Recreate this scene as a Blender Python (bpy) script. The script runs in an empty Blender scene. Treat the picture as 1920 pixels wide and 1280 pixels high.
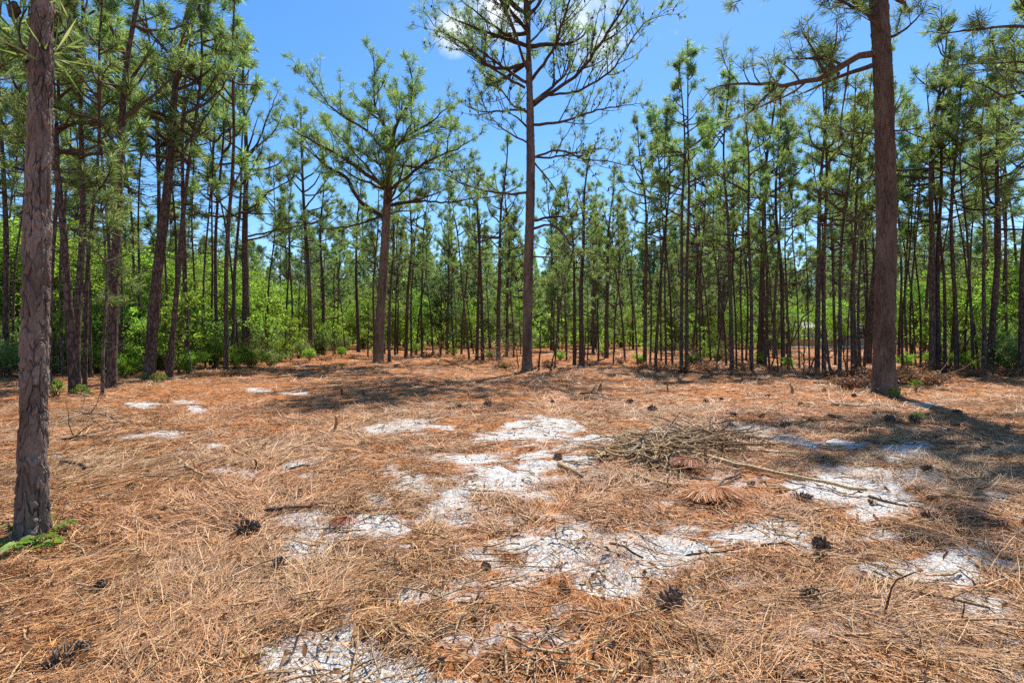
import bpy, math, random
import numpy as np
from mathutils import Matrix, Vector

# ------------------------------------------------------------------ basics
scene = bpy.context.scene
COL = scene.collection
CAM_H = 1.3
F = 1000.0                       # focal length in pixels of the 1920-wide photograph
SUN_AZ, SUN_EL = math.radians(20), math.radians(60)
RNG = np.random.default_rng(7)

def hash2(ix, iy, s):
    n = (ix.astype(np.int64) * 374761393 + iy.astype(np.int64) * 668265263 + s * 1442695041) & 0xFFFFFFFF
    n = ((n ^ (n >> 13)) * 1274126177) & 0xFFFFFFFF
    n = ((n ^ (n >> 16)) * 2246822519) & 0xFFFFFFFF
    return ((n ^ (n >> 15)) & 0xFFFFFF) / float(0xFFFFFF)

def vnoise(x, y, s=0):
    x = np.asarray(x, float); y = np.asarray(y, float)
    ix = np.floor(x); iy = np.floor(y)
    fx = x - ix; fy = y - iy
    fx = fx * fx * (3 - 2 * fx); fy = fy * fy * (3 - 2 * fy)
    a = hash2(ix, iy, s); b = hash2(ix + 1, iy, s); c = hash2(ix, iy + 1, s); d = hash2(ix + 1, iy + 1, s)
    return (a * (1 - fx) + b * fx) * (1 - fy) + (c * (1 - fx) + d * fx) * fy

def fbm(x, y, s=0, o=4):
    t = 0; a = .5; n = 0
    for i in range(o):
        t = t + a * vnoise(x, y, s + i * 17); n += a; a *= .5; x = x * 2.03 + 5.1; y = y * 2.03 + 3.7
    return t / n

def worley(u, v, per, s):
    """cell noise, periodic in u; returns F1, F2, value of the cell"""
    iu = np.floor(u); iv = np.floor(v)
    f1 = np.full(u.shape, 9.); f2 = np.full(u.shape, 9.); cid = np.zeros(u.shape)
    for a in (-1, 0, 1):
        for b in (-1, 0, 1):
            cu = iu + a; cv = iv + b
            wu = np.mod(cu, per)
            px = cu + .15 + .7 * hash2(wu, cv, s); py = cv + .15 + .7 * hash2(wu, cv, s + 91)
            d = np.hypot(u - px, v - py); val = hash2(wu, cv, s + 7)
            m = d < f1
            f2 = np.where(m, f1, np.minimum(f2, d)); cid = np.where(m, val, cid); f1 = np.where(m, d, f1)
    return f1, f2, cid

# ------------------------------------------------------------------ mesh builder
class Acc:
    def __init__(self): self.v = []; self.f = {}; self.n = 0; self.at = {}
    def add(self, v, f, **attrs):
        v = np.asarray(v, float); f = np.asarray(f, np.int64)
        self.v.append(v); self.f.setdefault(f.shape[1], []).append(f + self.n); self.n += len(v)
        for k, a in attrs.items(): self.at.setdefault(k, []).append(np.asarray(a, float))
    def tube(self, P, R, sides=5):
        P = np.asarray(P, float); R = np.asarray(R, float); n = len(P)
        T = np.gradient(P, axis=0); T /= np.linalg.norm(T, axis=1)[:, None] + 1e-9
        m = np.abs(T.mean(0)); ref = np.zeros(3); ref[np.argmin(m)] = 1
        U = np.cross(T, ref); U /= np.linalg.norm(U, axis=1)[:, None] + 1e-9
        W = np.cross(T, U)
        th = np.arange(sides) * 2 * math.pi / sides
        v = P[:, None] + R[:, None, None] * (np.cos(th)[None, :, None] * U[:, None] + np.sin(th)[None, :, None] * W[:, None])
        i = np.arange(n - 1)[:, None] * sides; j = np.arange(sides)[None]; k = (j + 1) % sides
        f = np.stack([i + j, i + k, i + sides + k, i + sides + j], -1).reshape(-1, 4)
        self.add(v.reshape(-1, 3), f)
    def mesh(self, name, mat, smooth=True):
        me = bpy.data.meshes.new(name)
        V = np.concatenate(self.v) if self.v else np.zeros((0, 3))
        me.vertices.add(len(V)); me.vertices.foreach_set('co', V.astype(np.float32).ravel())
        idx = []; starts = []; o = 0
        for k, fl in self.f.items():
            fa = np.concatenate(fl); idx.append(fa.ravel()); starts.append(o + np.arange(len(fa)) * k); o += fa.size
        if idx:
            idx = np.concatenate(idx); starts = np.concatenate(starts)
            me.loops.add(len(idx)); me.loops.foreach_set('vertex_index', idx.astype(np.int32))
            me.polygons.add(len(starts)); me.polygons.foreach_set('loop_start', starts.astype(np.int32))
        me.update(calc_edges=True)
        for k, a in self.at.items():
            a = np.concatenate(a)
            if len(a) == len(V):
                t = me.attributes.new(k, 'FLOAT', 'POINT'); t.data.foreach_set('value', a.astype(np.float32))
        if len(me.polygons): me.polygons.foreach_set('use_smooth', np.full(len(me.polygons), smooth))
        me.materials.append(mat)
        return me

def join2(name, A, ma, B, mb):
    """one mesh from two builders, each keeping its own material"""
    C = Acc(); na = sum(len(f) for l in A.f.values() for f in l)
    V = np.concatenate(A.v + B.v); C.v = [V]; C.n = len(V)
    n0 = sum(len(v) for v in A.v); mi = []
    fa = {}
    for src, off, m in ((A, 0, 0), (B, n0, 1)):
        for k, l in src.f.items():
            f = np.concatenate(l) + off; fa.setdefault(k, []).append(f); 
    C.f = fa
    me = C.mesh(name, ma, True); me.materials.append(mb)
    idx = []
    for k in fa:
        for f in fa[k]: idx.append(np.where(f[:, 0] >= n0, 1, 0))
    idx = np.concatenate(idx).astype(np.int32)
    me.polygons.foreach_set('material_index', idx); me.polygons.foreach_set('use_smooth', idx == 0)
    return me

def link(name, me, parent=None):
    o = bpy.data.objects.new(name, me); COL.objects.link(o)
    if parent is not None: o.parent = parent
    return o

def tag(o, label=None, cat=None, group=None, kind=None):
    if label: o['label'] = label
    if cat: o['category'] = cat
    if group: o['group'] = group
    if kind: o['kind'] = kind
    return o

def nrm(v):
    v = np.asarray(v, float); return v / (np.linalg.norm(v) + 1e-9)

# ------------------------------------------------------------------ ground shape
SAND = [(1130,1035,185,52),(1150,1090,60,36),(1000,1022,85,20),(1225,1020,90,24),(1420,1005,72,28),(1370,1092,42,11),(850,955,70,28),
 (705,935,26,12),(760,912,36,14),(930,910,100,22),(975,935,60,12),(870,865,75,12),(960,885,80,10),(1015,858,32,9),(590,1000,75,32),(690,985,62,20),(560,1035,40,14),
 (755,1020,16,10),(745,800,55,15),(800,800,45,6),(940,822,48,8),(1020,800,62,15),(1000,818,60,6),(1100,835,60,10),(1120,828,30,7),(1240,808,40,6),(645,1160,22,26),(570,1210,80,46),(740,1255,70,26),(1700,1080,110,24),(1840,1120,60,20),(1640,1010,40,12),(1660,1235,30,12),
 (670,1232,60,28),(620,1272,110,22),(850,1272,50,14),(1290,1250,45,28),(380,1162,18,8),(1410,812,36,13),(1470,830,32,10),(1520,838,20,9),(1580,836,38,7),(1690,862,48,14),
 (1730,842,32,7),(1600,905,90,24),(1660,960,60,30),(1570,928,85,20),(1700,900,70,14),(1880,945,70,8),(1690,1085,90,16),(1790,1050,75,16),
 (1760,1085,60,12),(1850,1190,75,20),(1880,1060,60,10),(1500,1030,30,12),(270,760,48,7),(360,755,36,6),(370,768,26,5),(315,810,48,7),(395,830,32,6),(250,815,32,7),
 (485,733,32,4),(550,737,34,4),(570,870,60,9),(430,888,60,10),(340,845,30,5),(1740,760,26,4),(110,850,20,4),(1080,880,40,8),(1120,905,30,8)]
SA = np.array(SAND, float); SA[(SA[:, 0] < 620) & (SA[:, 1] < 900), 2:] *= .72
MOUNDS = []                       # (x, y, amp, radius), filled below

def sandmask(x, y):
    x = np.asarray(x, float); y = np.asarray(y, float)
    yy = np.maximum(y, .5)
    px = 960 + F * x / yy; py = 640 + F * CAM_H / yy
    # ragged outline
    px = px + 60 * (fbm(x * 2.2, y * 2.2, 31) - .5) * np.clip(4 / yy, .3, 1.5)
    py = py + 40 * (fbm(x * 2.5, y * 2.5, 57) - .5) * np.clip(4 / yy, .2, 1.5)
    m = np.zeros(px.shape)
    for cx, cy, rx, ry in SA:
        d2 = ((px - cx) / rx) ** 2 + ((py - cy) / ry) ** 2
        m = np.maximum(m, 1.72 - np.sqrt(d2))
    m = np.maximum(m, np.where((yy < 7) & (px > 430), .24, 0) + np.where((yy < 3.2) & (px > 420), .06, 0))
    m = np.where(y > .6, m, 0)
    n = fbm(x * 4, y * 7, 11, 5)
    return np.clip(m * .85 + (n - .49) * 1.35, 0, 1)

def gh0(x, y):
    D = np.hypot(x, y)
    z = .010 * np.maximum(0, D - 22); z = np.minimum(z, .75)
    z = z + .16 * (fbm(x / 5, y / 5, 3, 3) - .5) * np.clip(D / 8, .25, 1)
    z = z + .05 * (fbm(x / .9, y / .9, 5, 3) - .5)
    z = z + .045 * np.clip(fbm(x / .33, y / .33, 8, 3) - .5, 0, 1) * 2
    z = z + np.where(D < 14, .026 * (fbm(x / .13, y / .13, 14, 2) - .5), 0)
    for mx, my, a, r in MOUNDS:
        z = z + a * np.exp(-((x - mx) ** 2 + (y - my) ** 2) / (r * r))
    return z

def gh(x, y): return gh0(np.asarray(x, float), np.asarray(y, float))

def gp(px, py):
    """the ground point seen at a pixel of the photograph"""
    z = 0.
    D = 1.
    for i in range(30):
        Dn = F * (CAM_H - z) / max(py - 640., 4.)
        D = Dn if i == 0 else .5 * D + .5 * Dn
        z = float(gh((px - 960) * D / F, D))
    return np.array([(px - 960) * D / F, D, z])

def at(px, py, D): return np.array([(px - 960) * D / F, D, CAM_H + (640 - py) * D / F])

for (mx, my, a, r) in ((1660, 735, .16, 1.3), (990, 693, .18, 1.6), (712, 686, .10, 1.4), (60, 1000, .10, .42), (1250, 850, .13, 1.0), (1320, 790, .05, .8),
                       (1880, 760, .06, .9), (1120, 890, .05, .5)):
    p = gp(mx, my); MOUNDS.append((p[0], p[1], a, r))

# ------------------------------------------------------------------ materials
def mat(name):
    m = bpy.data.materials.new(name); m.use_nodes = True
    nt = m.node_tree; nt.nodes.clear()
    out = nt.nodes.new('ShaderNodeOutputMaterial')
    return m, nt, out

def N(nt, t, **kw):
    n = nt.nodes.new(t)
    for k, v in kw.items():
        if k in n.inputs: n.inputs[k].default_value = v
        else: setattr(n, k, v)
    return n

def ramp(nt, fac, stops):
    r = nt.nodes.new('ShaderNodeValToRGB'); e = r.color_ramp.elements
    while len(e) < len(stops): e.new(.5)
    for el, (p, c) in zip(e, stops):
        el.position = p; el.color = (*c, 1) if len(c) == 3 else c
    nt.links.new(fac, r.inputs[0]); return r.outputs[0]

def mixc(nt, f, a, b, mode='MIX'):
    m = nt.nodes.new('ShaderNodeMix'); m.data_type = 'RGBA'; m.blend_type = mode
    for s, v in ((m.inputs[0], f), (m.inputs[6], a), (m.inputs[7], b)):
        if hasattr(v, 'node'): nt.links.new(v, s)
        else: s.default_value = v if not isinstance(v, tuple) or len(v) == 4 else (*v, 1)
    return m.outputs[2]

def math_(nt, op, a, b=None, c=None, clamp=False):
    m = nt.nodes.new('ShaderNodeMath'); m.operation = op; m.use_clamp = clamp
    for i, v in enumerate((a, b, c)):
        if v is None: continue
        if hasattr(v, 'node'): nt.links.new(v, m.inputs[i])
        else: m.inputs[i].default_value = v
    return m.outputs[0]

def noise(nt, vec, scale, detail=4, rough=.6):
    n = nt.nodes.new('ShaderNodeTexNoise'); n.inputs['Scale'].default_value = scale
    n.inputs['Detail'].default_value = detail; n.inputs['Roughness'].default_value = rough
    if vec is not None: nt.links.new(vec, n.inputs['Vector'])
    return n.outputs['Fac']

def mapped(nt, vec, scale):
    m = nt.nodes.new('ShaderNodeMapping'); m.inputs['Scale'].default_value = scale
    nt.links.new(vec, m.inputs['Vector']); return m.outputs[0]

def leafmat(name, stops, trans, tfac=.45, rough=.55, per_obj=.25, spec=.25):
    m, nt, out = mat(name)
    geo = N(nt, 'ShaderNodeNewGeometry'); oi = N(nt, 'ShaderNodeObjectInfo')
    c = ramp(nt, geo.outputs['Random Per Island'], stops)
    hs = N(nt, 'ShaderNodeHueSaturation')
    nt.links.new(c, hs.inputs['Color'])
    v = math_(nt, 'MULTIPLY_ADD', oi.outputs['Random'], per_obj * 2, 1 - per_obj)
    nt.links.new(v, hs.inputs['Value'])
    h = math_(nt, 'MULTIPLY_ADD', oi.outputs['Random'], .03, .485); nt.links.new(h, hs.inputs['Hue'])
    p = N(nt, 'ShaderNodeBsdfPrincipled', Roughness=rough)
    p.inputs['Specular IOR Level'].default_value = spec
    nt.links.new(hs.outputs[0], p.inputs['Base Color'])
    t = N(nt, 'ShaderNodeBsdfTranslucent')
    tc = mixc(nt, 1.0, hs.outputs[0], (*trans, 1), 'MULTIPLY'); nt.links.new(tc, t.inputs['Color'])
    mx = N(nt, 'ShaderNodeMixShader', Fac=tfac)
    nt.links.new(p.outputs[0], mx.inputs[1]); nt.links.new(t.outputs[0], mx.inputs[2]); nt.links.new(mx.outputs[0], out.inputs[0])
    return m

M = {}
M['needles'] = leafmat('pine_needles', [(0, (.07, .135, .045)), (.35, (.145, .235, .075)), (.7, (.23, .325, .11)), (.94, (.37, .43, .20)), (1, (.36, .25, .10))], (1.45, 1.5, 1.0), .52)
M['leaf'] = leafmat('broad_leaves', [(0, (.09, .18, .03)), (.5, (.18, .28, .05)), (1, (.30, .40, .085))], (1.7, 1.75, 1.0), .58)
M['leaf_dull'] = leafmat('dull_leaves', [(0, (.08, .14, .035)), (.5, (.16, .24, .07)), (1, (.32, .38, .17))], (1.5, 1.6, 1.0), .4)
M['leaf_dark'] = leafmat('dark_evergreen_leaves', [(0, (.03, .055, .02)), (.6, (.055, .09, .035)), (1, (.09, .13, .05))], (1.2, 1.3, .9), .25)
M['leaf_fresh'] = leafmat('fresh_leaves', [(0, (.10, .18, .03)), (1, (.22, .31, .06))], (1.5, 1.6, .9), .4)
M['leaf_brown'] = leafmat('dry_leaves', [(0, (.10, .045, .02)), (.5, (.24, .12, .055)), (1, (.40, .24, .13))], (1.2, 1., .8), .25)
M['deadneedle'] = leafmat('dead_orange_needles', [(0, (.30, .10, .03)), (.5, (.48, .19, .07)), (.85, (.58, .30, .16)), (1, (.62, .5, .4))], (1.1, .9, .7), .2)

def barkmat(name, c0, c1, c2, scale, bump=.5, attr=False):
    m, nt, out = mat(name)
    tc = N(nt, 'ShaderNodeTexCoord'); oi = N(nt, 'ShaderNodeObjectInfo')
    vec = mapped(nt, tc.outputs['Object'], scale)
    nz = noise(nt, vec, .7, 5, .65)
    p = N(nt, 'ShaderNodeBsdfPrincipled', Roughness=.88); p.inputs['Specular IOR Level'].default_value = .15
    vd = N(nt, 'ShaderNodeTexVoronoi', feature='DISTANCE_TO_EDGE'); vd.inputs['Scale'].default_value = 1.
    dist = N(nt, 'ShaderNodeVectorMath', operation='ADD')
    nv = N(nt, 'ShaderNodeTexNoise'); nv.inputs['Scale'].default_value = 1.6; nt.links.new(vec, nv.inputs['Vector'])
    nt.links.new(vec, dist.inputs[0]); nt.links.new(nv.outputs['Color'], dist.inputs[1]); nt.links.new(dist.outputs[0], vd.inputs['Vector'])
    vc = N(nt, 'ShaderNodeTexVoronoi'); vc.inputs['Scale'].default_value = 1.; nt.links.new(dist.outputs[0], vc.inputs['Vector'])
    fine = noise(nt, tc.outputs['Object'], 45, 5, .7)
    if attr:
        a = N(nt, 'ShaderNodeAttribute', attribute_name='plate'); b = N(nt, 'ShaderNodeAttribute', attribute_name='tone')
        edge, tone = a.outputs['Fac'], b.outputs['Fac']
    else:
        edge = math_(nt, 'MULTIPLY', vd.outputs['Distance'], 5., clamp=True); tone = nz
    plate = mixc(nt, tone, c1, c2)
    plate = mixc(nt, math_(nt, 'MULTIPLY', fine, .55), plate, (c1[0] * .55, c1[1] * .5, c1[2] * .48))
    flake = ramp(nt, noise(nt, vec, 2.2, 6, .75), [(.60, (0, 0, 0)), (.72, (1, 1, 1))])
    plate = mixc(nt, math_(nt, 'MULTIPLY', flake, .6), plate, (c2[0] * 1.7, c2[1] * 1.8, c2[2] * 1.95))
    col = mixc(nt, edge, c0, plate)
    big = ramp(nt, noise(nt, mapped(nt, tc.outputs['Object'], (2.2, 2.2, .9)), 1., 5, .7), [(.32, (.62, .58, .56)), (.5, (1, 1, 1)), (.68, (1.25, 1.2, 1.16))])
    col = mixc(nt, 1., col, big, 'MULTIPLY')
    hs = N(nt, 'ShaderNodeHueSaturation'); nt.links.new(col, hs.inputs['Color'])
    nt.links.new(math_(nt, 'MULTIPLY_ADD', oi.outputs['Random'], .5, .75), hs.inputs['Value'])
    nt.links.new(hs.outputs[0], p.inputs['Base Color'])
    bm = N(nt, 'ShaderNodeBump', Strength=bump, Distance=.03)
    hgt = math_(nt, 'ADD', math_(nt, 'MULTIPLY', edge, .5 if attr else 1.), math_(nt, 'MULTIPLY', fine, .7))
    nt.links.new(hgt, bm.inputs['Height']); nt.links.new(bm.outputs[0], p.inputs['Normal'])
    nt.links.new(p.outputs[0], out.inputs[0])
    return m
M['bark'] = barkmat('pine_bark', (.04, .029, .023), (.135, .096, .077), (.215, .168, .142), (12, 12, 4.2))
M['bark_hero'] = barkmat('plated_pine_bark', (.036, .026, .02), (.125, .086, .063), (.25, .188, .145), (14, 14, 5), .6, True)
M['bark_grey'] = barkmat('grey_mottled_bark', (.045, .034, .027), (.185, .138, .107), (.44, .36, .30), (14, 14, 5), .6, True)
M['twig'] = barkmat('pine_twigs', (.05, .038, .03), (.12, .085, .065), (.19, .15, .125), (20, 20, 20), .2)
M['wood_grey'] = barkmat('weathered_grey_wood', (.10, .085, .07), (.27, .22, .18), (.40, .35, .30), (40, 40, 40), .3)
M['wood_tan'] = barkmat('dry_tan_wood', (.16, .10, .05), (.46, .30, .15), (.62, .45, .26), (40, 40, 40), .3)
M['wood_pale'] = barkmat('pale_stripped_wood', (.26, .165, .085), (.56, .39, .21), (.74, .56, .34), (40, 40, 40), .3)
M['wood_dark'] = barkmat('dark_dead_wood', (.045, .03, .02), (.16, .105, .07), (.27, .19, .135), (40, 40, 40), .3)
M['cone'] = barkmat('cone_scales', (.08, .05, .035), (.24, .155, .105), (.46, .34, .26), (60, 60, 60), .3)

def strawmat():
    m, nt, out = mat('pine_straw')
    geo = N(nt, 'ShaderNodeNewGeometry')
    c = ramp(nt, geo.outputs['Random Per Island'], [(0, (.05, .022, .01)), (.30, (.22, .085, .03)), (.52, (.48, .225, .074)), (.76, (.61, .34, .125)), (.93, (.68, .44, .20)), (1, (.60, .48, .33))])
    n1 = ramp(nt, noise(nt, geo.outputs['Position'], .9, 3), [(.35, (0, 0, 0)), (.7, (1, 1, 1))])
    grey = mixc(nt, .42, c, (.40, .295, .195, 1))
    c2 = mixc(nt, n1, c, grey)
    n2 = ramp(nt, noise(nt, geo.outputs['Position'], .25, 2), [(.35, (1, 1, 1)), (.6, (1.04, .84, .72))])
    c3 = mixc(nt, 1., c2, n2, 'MULTIPLY')
    p = N(nt, 'ShaderNodeBsdfPrincipled', Roughness=.5); p.inputs['Specular IOR Level'].default_value = .35
    nt.links.new(c3, p.inputs['Base Color']); nt.links.new(p.outputs[0], out.inputs[0])
    return m
M['straw'] = strawmat()

def groundmat():
    m, nt, out = mat('forest_floor')
    geo = N(nt, 'ShaderNodeNewGeometry'); P = geo.outputs['Position']
    def streak(ang, sc, seed):
        mp = N(nt, 'ShaderNodeMapping'); mp.inputs['Rotation'].default_value = (0, 0, ang); mp.inputs['Scale'].default_value = (sc, sc * .12, sc)
        mp.inputs['Location'].default_value = (seed, seed * .7, 0)
        nt.links.new(P, mp.inputs['Vector']); return noise(nt, mp.outputs[0], 1., 3, .6)
    s1 = streak(.5, 40, 1); s2 = streak(-.7, 46, 5); s3 = streak(1.5, 36, 9)
    sel = noise(nt, P, 1.3, 3); sel2 = noise(nt, P, 2.7, 3)
    s = mixc(nt, ramp(nt, sel, [(.42, (0, 0, 0)), (.58, (1, 1, 1))]), s1, s2); s = mixc(nt, ramp(nt, sel2, [(.45, (0, 0, 0)), (.6, (1, 1, 1))]), s, s3)
    col = ramp(nt, s, [(.25, (.06, .028, .012)), (.40, (.24, .098, .035)), (.53, (.48, .205, .075)), (.66, (.60, .30, .125)), (.82, (.64, .41, .21))])
    tone = ramp(nt, noise(nt, P, .35, 4), [(.3, (.85, .78, .72)), (.7, (1.1, 1.02, .98))])
    col = mixc(nt, 1., col, tone, 'MULTIPLY')
    dk = ramp(nt, noise(nt, P, 4.5, 5, .7), [(.34, (.34, .30, .28)), (.52, (1, 1, 1))])
    col = mixc(nt, 1., col, dk, 'MULTIPLY')
    # sand
    a = N(nt, 'ShaderNodeAttribute', attribute_name='sand')
    nn = noise(nt, P, 16, 6, .75)
    f = math_(nt, 'ADD', a.outputs['Fac'], math_(nt, 'MULTIPLY', math_(nt, 'SUBTRACT', nn, .5), .9))
    f = ramp(nt, f, [(.34, (0, 0, 0)), (.68, (1, 1, 1))])
    speck = ramp(nt, noise(nt, P, 60, 4, .8), [(.37, (.12, .11, .10)), (.47, (.52, .49, .45)), (.60, (.78, .76, .73))])
    soot = ramp(nt, noise(nt, P, 9, 5, .7), [(.33, (.45, .44, .43)), (.48, (1, 1, 1))])
    sand = mixc(nt, 1., speck, soot, 'MULTIPLY')
    col = mixc(nt, f, col, sand)
    p = N(nt, 'ShaderNodeBsdfPrincipled', Roughness=.9); p.inputs['Specular IOR Level'].default_value = .1
    nt.links.new(col, p.inputs['Base Color'])
    b = N(nt, 'ShaderNodeBump', Strength=.8, Distance=.04)
    hh = math_(nt, 'ADD', s, math_(nt, 'MULTIPLY', noise(nt, P, 12, 6, .75), 1.4))
    nt.links.new(hh, b.inputs['Height']); nt.links.new(b.outputs[0], p.inputs['Normal'])
    nt.links.new(p.outputs[0], out.inputs[0])
    return m
M['ground'] = groundmat()

def plain(name, col, rough=.7, var=.15, scale=8):
    m, nt, out = mat(name)
    tc = N(nt, 'ShaderNodeTexCoord'); n = noise(nt, tc.outputs['Object'], scale, 5)
    c = mixc(nt, n, tuple(x * (1 - var) for x in col), tuple(min(1, x * (1 + var)) for x in col))
    p = N(nt, 'ShaderNodeBsdfPrincipled', Roughness=rough); nt.links.new(c, p.inputs['Base Color']); nt.links.new(p.outputs[0], out.inputs[0])
    return m
M['siding'] = plain('grey_siding', (.42, .43, .44), .7); M['white'] = plain('white_trim', (.78, .78, .77), .5, .05)
M['roof'] = plain('grey_shingles', (.30, .30, .31), .9, .3, 3); M['glass'] = plain('window_glass', (.05, .06, .07), .1)
M['fence'] = plain('weathered_planks', (.40, .33, .24), .9, .35, 5)

# ------------------------------------------------------------------ ground sheet
def make_ground():
    r = np.concatenate([np.geomspace(.35, 1.3, 14)[:-1], np.geomspace(1.3, 12, 400)[:-1], np.geomspace(12, 40, 110)[:-1], np.geomspace(40, 900, 60)])
    th = np.concatenate([np.linspace(-math.radians(62), math.radians(62), 620, endpoint=False), np.linspace(math.radians(62), 2 * math.pi - math.radians(62), 90, endpoint=False)])
    R, T = np.meshgrid(r, th, indexing='ij')
    X = R * np.sin(T); Y = R * np.cos(T)
    S = sandmask(X.ravel(), Y.ravel()); Z = gh(X.ravel(), Y.ravel())
    nr, nt_ = len(r), len(th)
    V = np.stack([X.ravel(), Y.ravel(), Z], 1)
    i = np.arange(nr - 1)[:, None] * nt_; j = np.arange(nt_)[None]; k = (j + 1) % nt_
    f = np.stack([i + j, i + nt_ + j, i + nt_ + k, i + k], -1).reshape(-1, 4)
    A = Acc(); A.add(V, f, sand=S)
    c = np.array([[0, 0, float(gh(0., 0.))]])
    A2f = np.stack([np.full(nt_, len(V)), np.arange(nt_), (np.arange(nt_) + 1) % nt_], 1)
    A.n = 0; A.add(np.zeros((0, 3)), np.zeros((0, 3), int)); A.v.append(c); A.f[3] = [A2f]; A.at['sand'].append(np.zeros(1)); A.n = len(V) + 1
    o = link('ground', A.mesh('ground', M['ground'])); o['kind'] = 'structure'
make_ground()

# ------------------------------------------------------------------ needles on the ground
def make_straw():
    rng = np.random.default_rng(11)
    A = Acc()
    for (d0, d1, n, ln, w, seg) in ((1.3, 3.2, 190000, .15, .0026, 3), (3.2, 6, 230000, .16, .0038, 3), (6, 11, 190000, .19, .0065, 2), (11, 26, 190000, .24, .0105, 2), (26, 60, 40000, .5, .03, 2)):
        D = np.sqrt(rng.uniform(d0 ** 2, d1 ** 2, n)); x = D * rng.uniform(-1.08, 1.08, n)
        sm = sandmask(x, D)
        keep = rng.random(n) > np.clip((sm - .2) * 2.3, 0, .88)
        # straw lies in drifts
        dr = fbm(x * 1.1, D * 1.1, 77, 3)
        keep &= rng.random(n) < np.clip(.50 + (dr - .42) * 3.2, .14, 1) * np.clip(.75 + (fbm(x * 3.1, D * 3.1, 99, 3) - .45) * 3, .3, 1)
        x = x[keep]; D = D[keep]; n = len(x)
        ang = fbm(x * .8, D * .8, 21, 3) * 14 + rng.normal(0, .75, n)
        L = ln * rng.uniform(.5, 1.25, n); bend = rng.normal(0, .5, n)
        lift = np.abs(rng.normal(0, .016, n)); tilt = np.where(rng.random(n) < .14, rng.uniform(.05, .55, n), np.abs(rng.normal(0, .05, n)))
        pts = []
        px, py = x.copy(), D.copy()
        a = ang - bend * .5
        for k in range(seg):
            t = k / (seg - 1)
            z = gh(px, py) + .004 + lift + tilt * L * t
            pts.append(np.stack([px, py, z], 1))
            px = px + np.cos(a) * L / (seg - 1); py = py + np.sin(a) * L / (seg - 1); a = a + bend / (seg - 1) * 1.0
        side = np.stack([-np.sin(ang), np.cos(ang), rng.normal(0, .5, n)], 1); side /= np.linalg.norm(side, axis=1)[:, None]
        wd = (w * rng.uniform(.6, 1.3, n))[:, None] * .5
        V = np.zeros((n, seg * 2, 3))
        for k in range(seg):
            s = 1. if k < seg - 1 else .5
            V[:, 2 * k] = pts[k] - side * wd * s; V[:, 2 * k + 1] = pts[k] + side * wd * s
        b = np.arange(n)[:, None] * seg * 2
        fs = [np.concatenate([b + 2 * k, b + 2 * k + 1, b + 2 * k + 3, b + 2 * k + 2], 1) for k in range(seg - 1)]
        A.add(V.reshape(-1, 3), np.concatenate(fs))
    o = link('pine_straw', A.mesh('pine_straw', M['straw'], False))
    tag(o, 'carpet of fallen orange and tan pine needles covering the clearing', 'pine straw', kind='stuff')
    # short broken twigs and bark scraps, past counting
    A = Acc()
    n = 4200
    D = 1.6 * np.exp(rng.random(n) * math.log(22)); x = D * rng.uniform(-1.05, 1.05, n)
    for i in range(n):
        L = rng.uniform(.05, .28) * (1 + D[i] / 25); a = rng.uniform(0, 6.3); r = rng.uniform(.002, .0055) * (1 + D[i] / 12)
        t = np.linspace(0, 1, 4); bx = x[i] + np.cos(a) * L * t + rng.normal(0, .012, 4); by = D[i] + np.sin(a) * L * t + rng.normal(0, .012, 4)
        bz = gh(bx, by) + .016 + rng.random() * .02 + t * rng.choice([0, 0, 0, .08]) * L * 3
        A.tube(np.stack([bx, by, bz], 1), r * np.array([1, .95, .8, .45]), 4)
    o = link('twig_litter', A.mesh('twig_litter', M['wood_tan'])); tag(o, 'broken tan twigs strewn over the pine needles', 'twigs', kind='stuff')
    A = Acc()
    n = 4200
    D = 1.7 * np.exp(rng.random(n) * math.log(14)); x = D * rng.uniform(-1.05, 1.05, n)
    z = gh(x, D) + .022 + rng.random(n) * .02
    for i in range(n):
        l = rng.uniform(.007, .026) * (1 + D[i] / 9); w = l * rng.uniform(.2, .5); a = rng.uniform(0, 6.3); c, s = math.cos(a), math.sin(a)
        q = np.array([[-l, 0, 0], [-l * .3, -w, .006], [l * .6, -w * .7, .008], [l, 0, .0], [l * .4, w, .007], [-l * .5, w * .8, .003]])
        q[:, 2] += rng.normal(0, .35) * q[:, 0] + rng.normal(0, .006, 6)
        v = np.stack([x[i] + c * q[:, 0] - s * q[:, 1], D[i] + s * q[:, 0] + c * q[:, 1], z[i] + q[:, 2]], 1)
        A.add(v, [[0, 1, 2, 3, 4, 5]])
    o = link('bark_scraps', A.mesh('bark_scraps', M['leaf_brown'], False)); tag(o, 'curled scraps of dry bark and leaves among the needles', 'litter', kind='stuff')
make_straw()

# ------------------------------------------------------------------ branch growth
UP = np.array([0, 0, 1.])
def perp(rng, d):
    v = rng.normal(0, 1, 3); v -= d * v.dot(d); return nrm(v)

def path(rng, p, d, L, n, curl, wig):
    P = [np.array(p, float)]; d = nrm(d)
    for i in range(n - 1):
        d = nrm(d + UP * curl / n + rng.normal(0, wig / math.sqrt(n), 3)); P.append(P[-1] + d * L / (n - 1))
    return np.array(P)

def resample(P, n, rng=None, wig=0):
    P = np.asarray(P, float); s = np.concatenate([[0], np.cumsum(np.linalg.norm(np.diff(P, axis=0), axis=1))])
    q = np.linspace(0, s[-1], n); o = np.stack([np.interp(q, s, P[:, k]) for k in range(3)], 1)
    for _ in range(2): o[1:-1] = .25 * o[:-2] + .5 * o[1:-1] + .25 * o[2:]
    if rng is not None: o[1:-1] += rng.normal(0, wig, (n - 2, 3))
    return o, s[-1]

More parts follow.
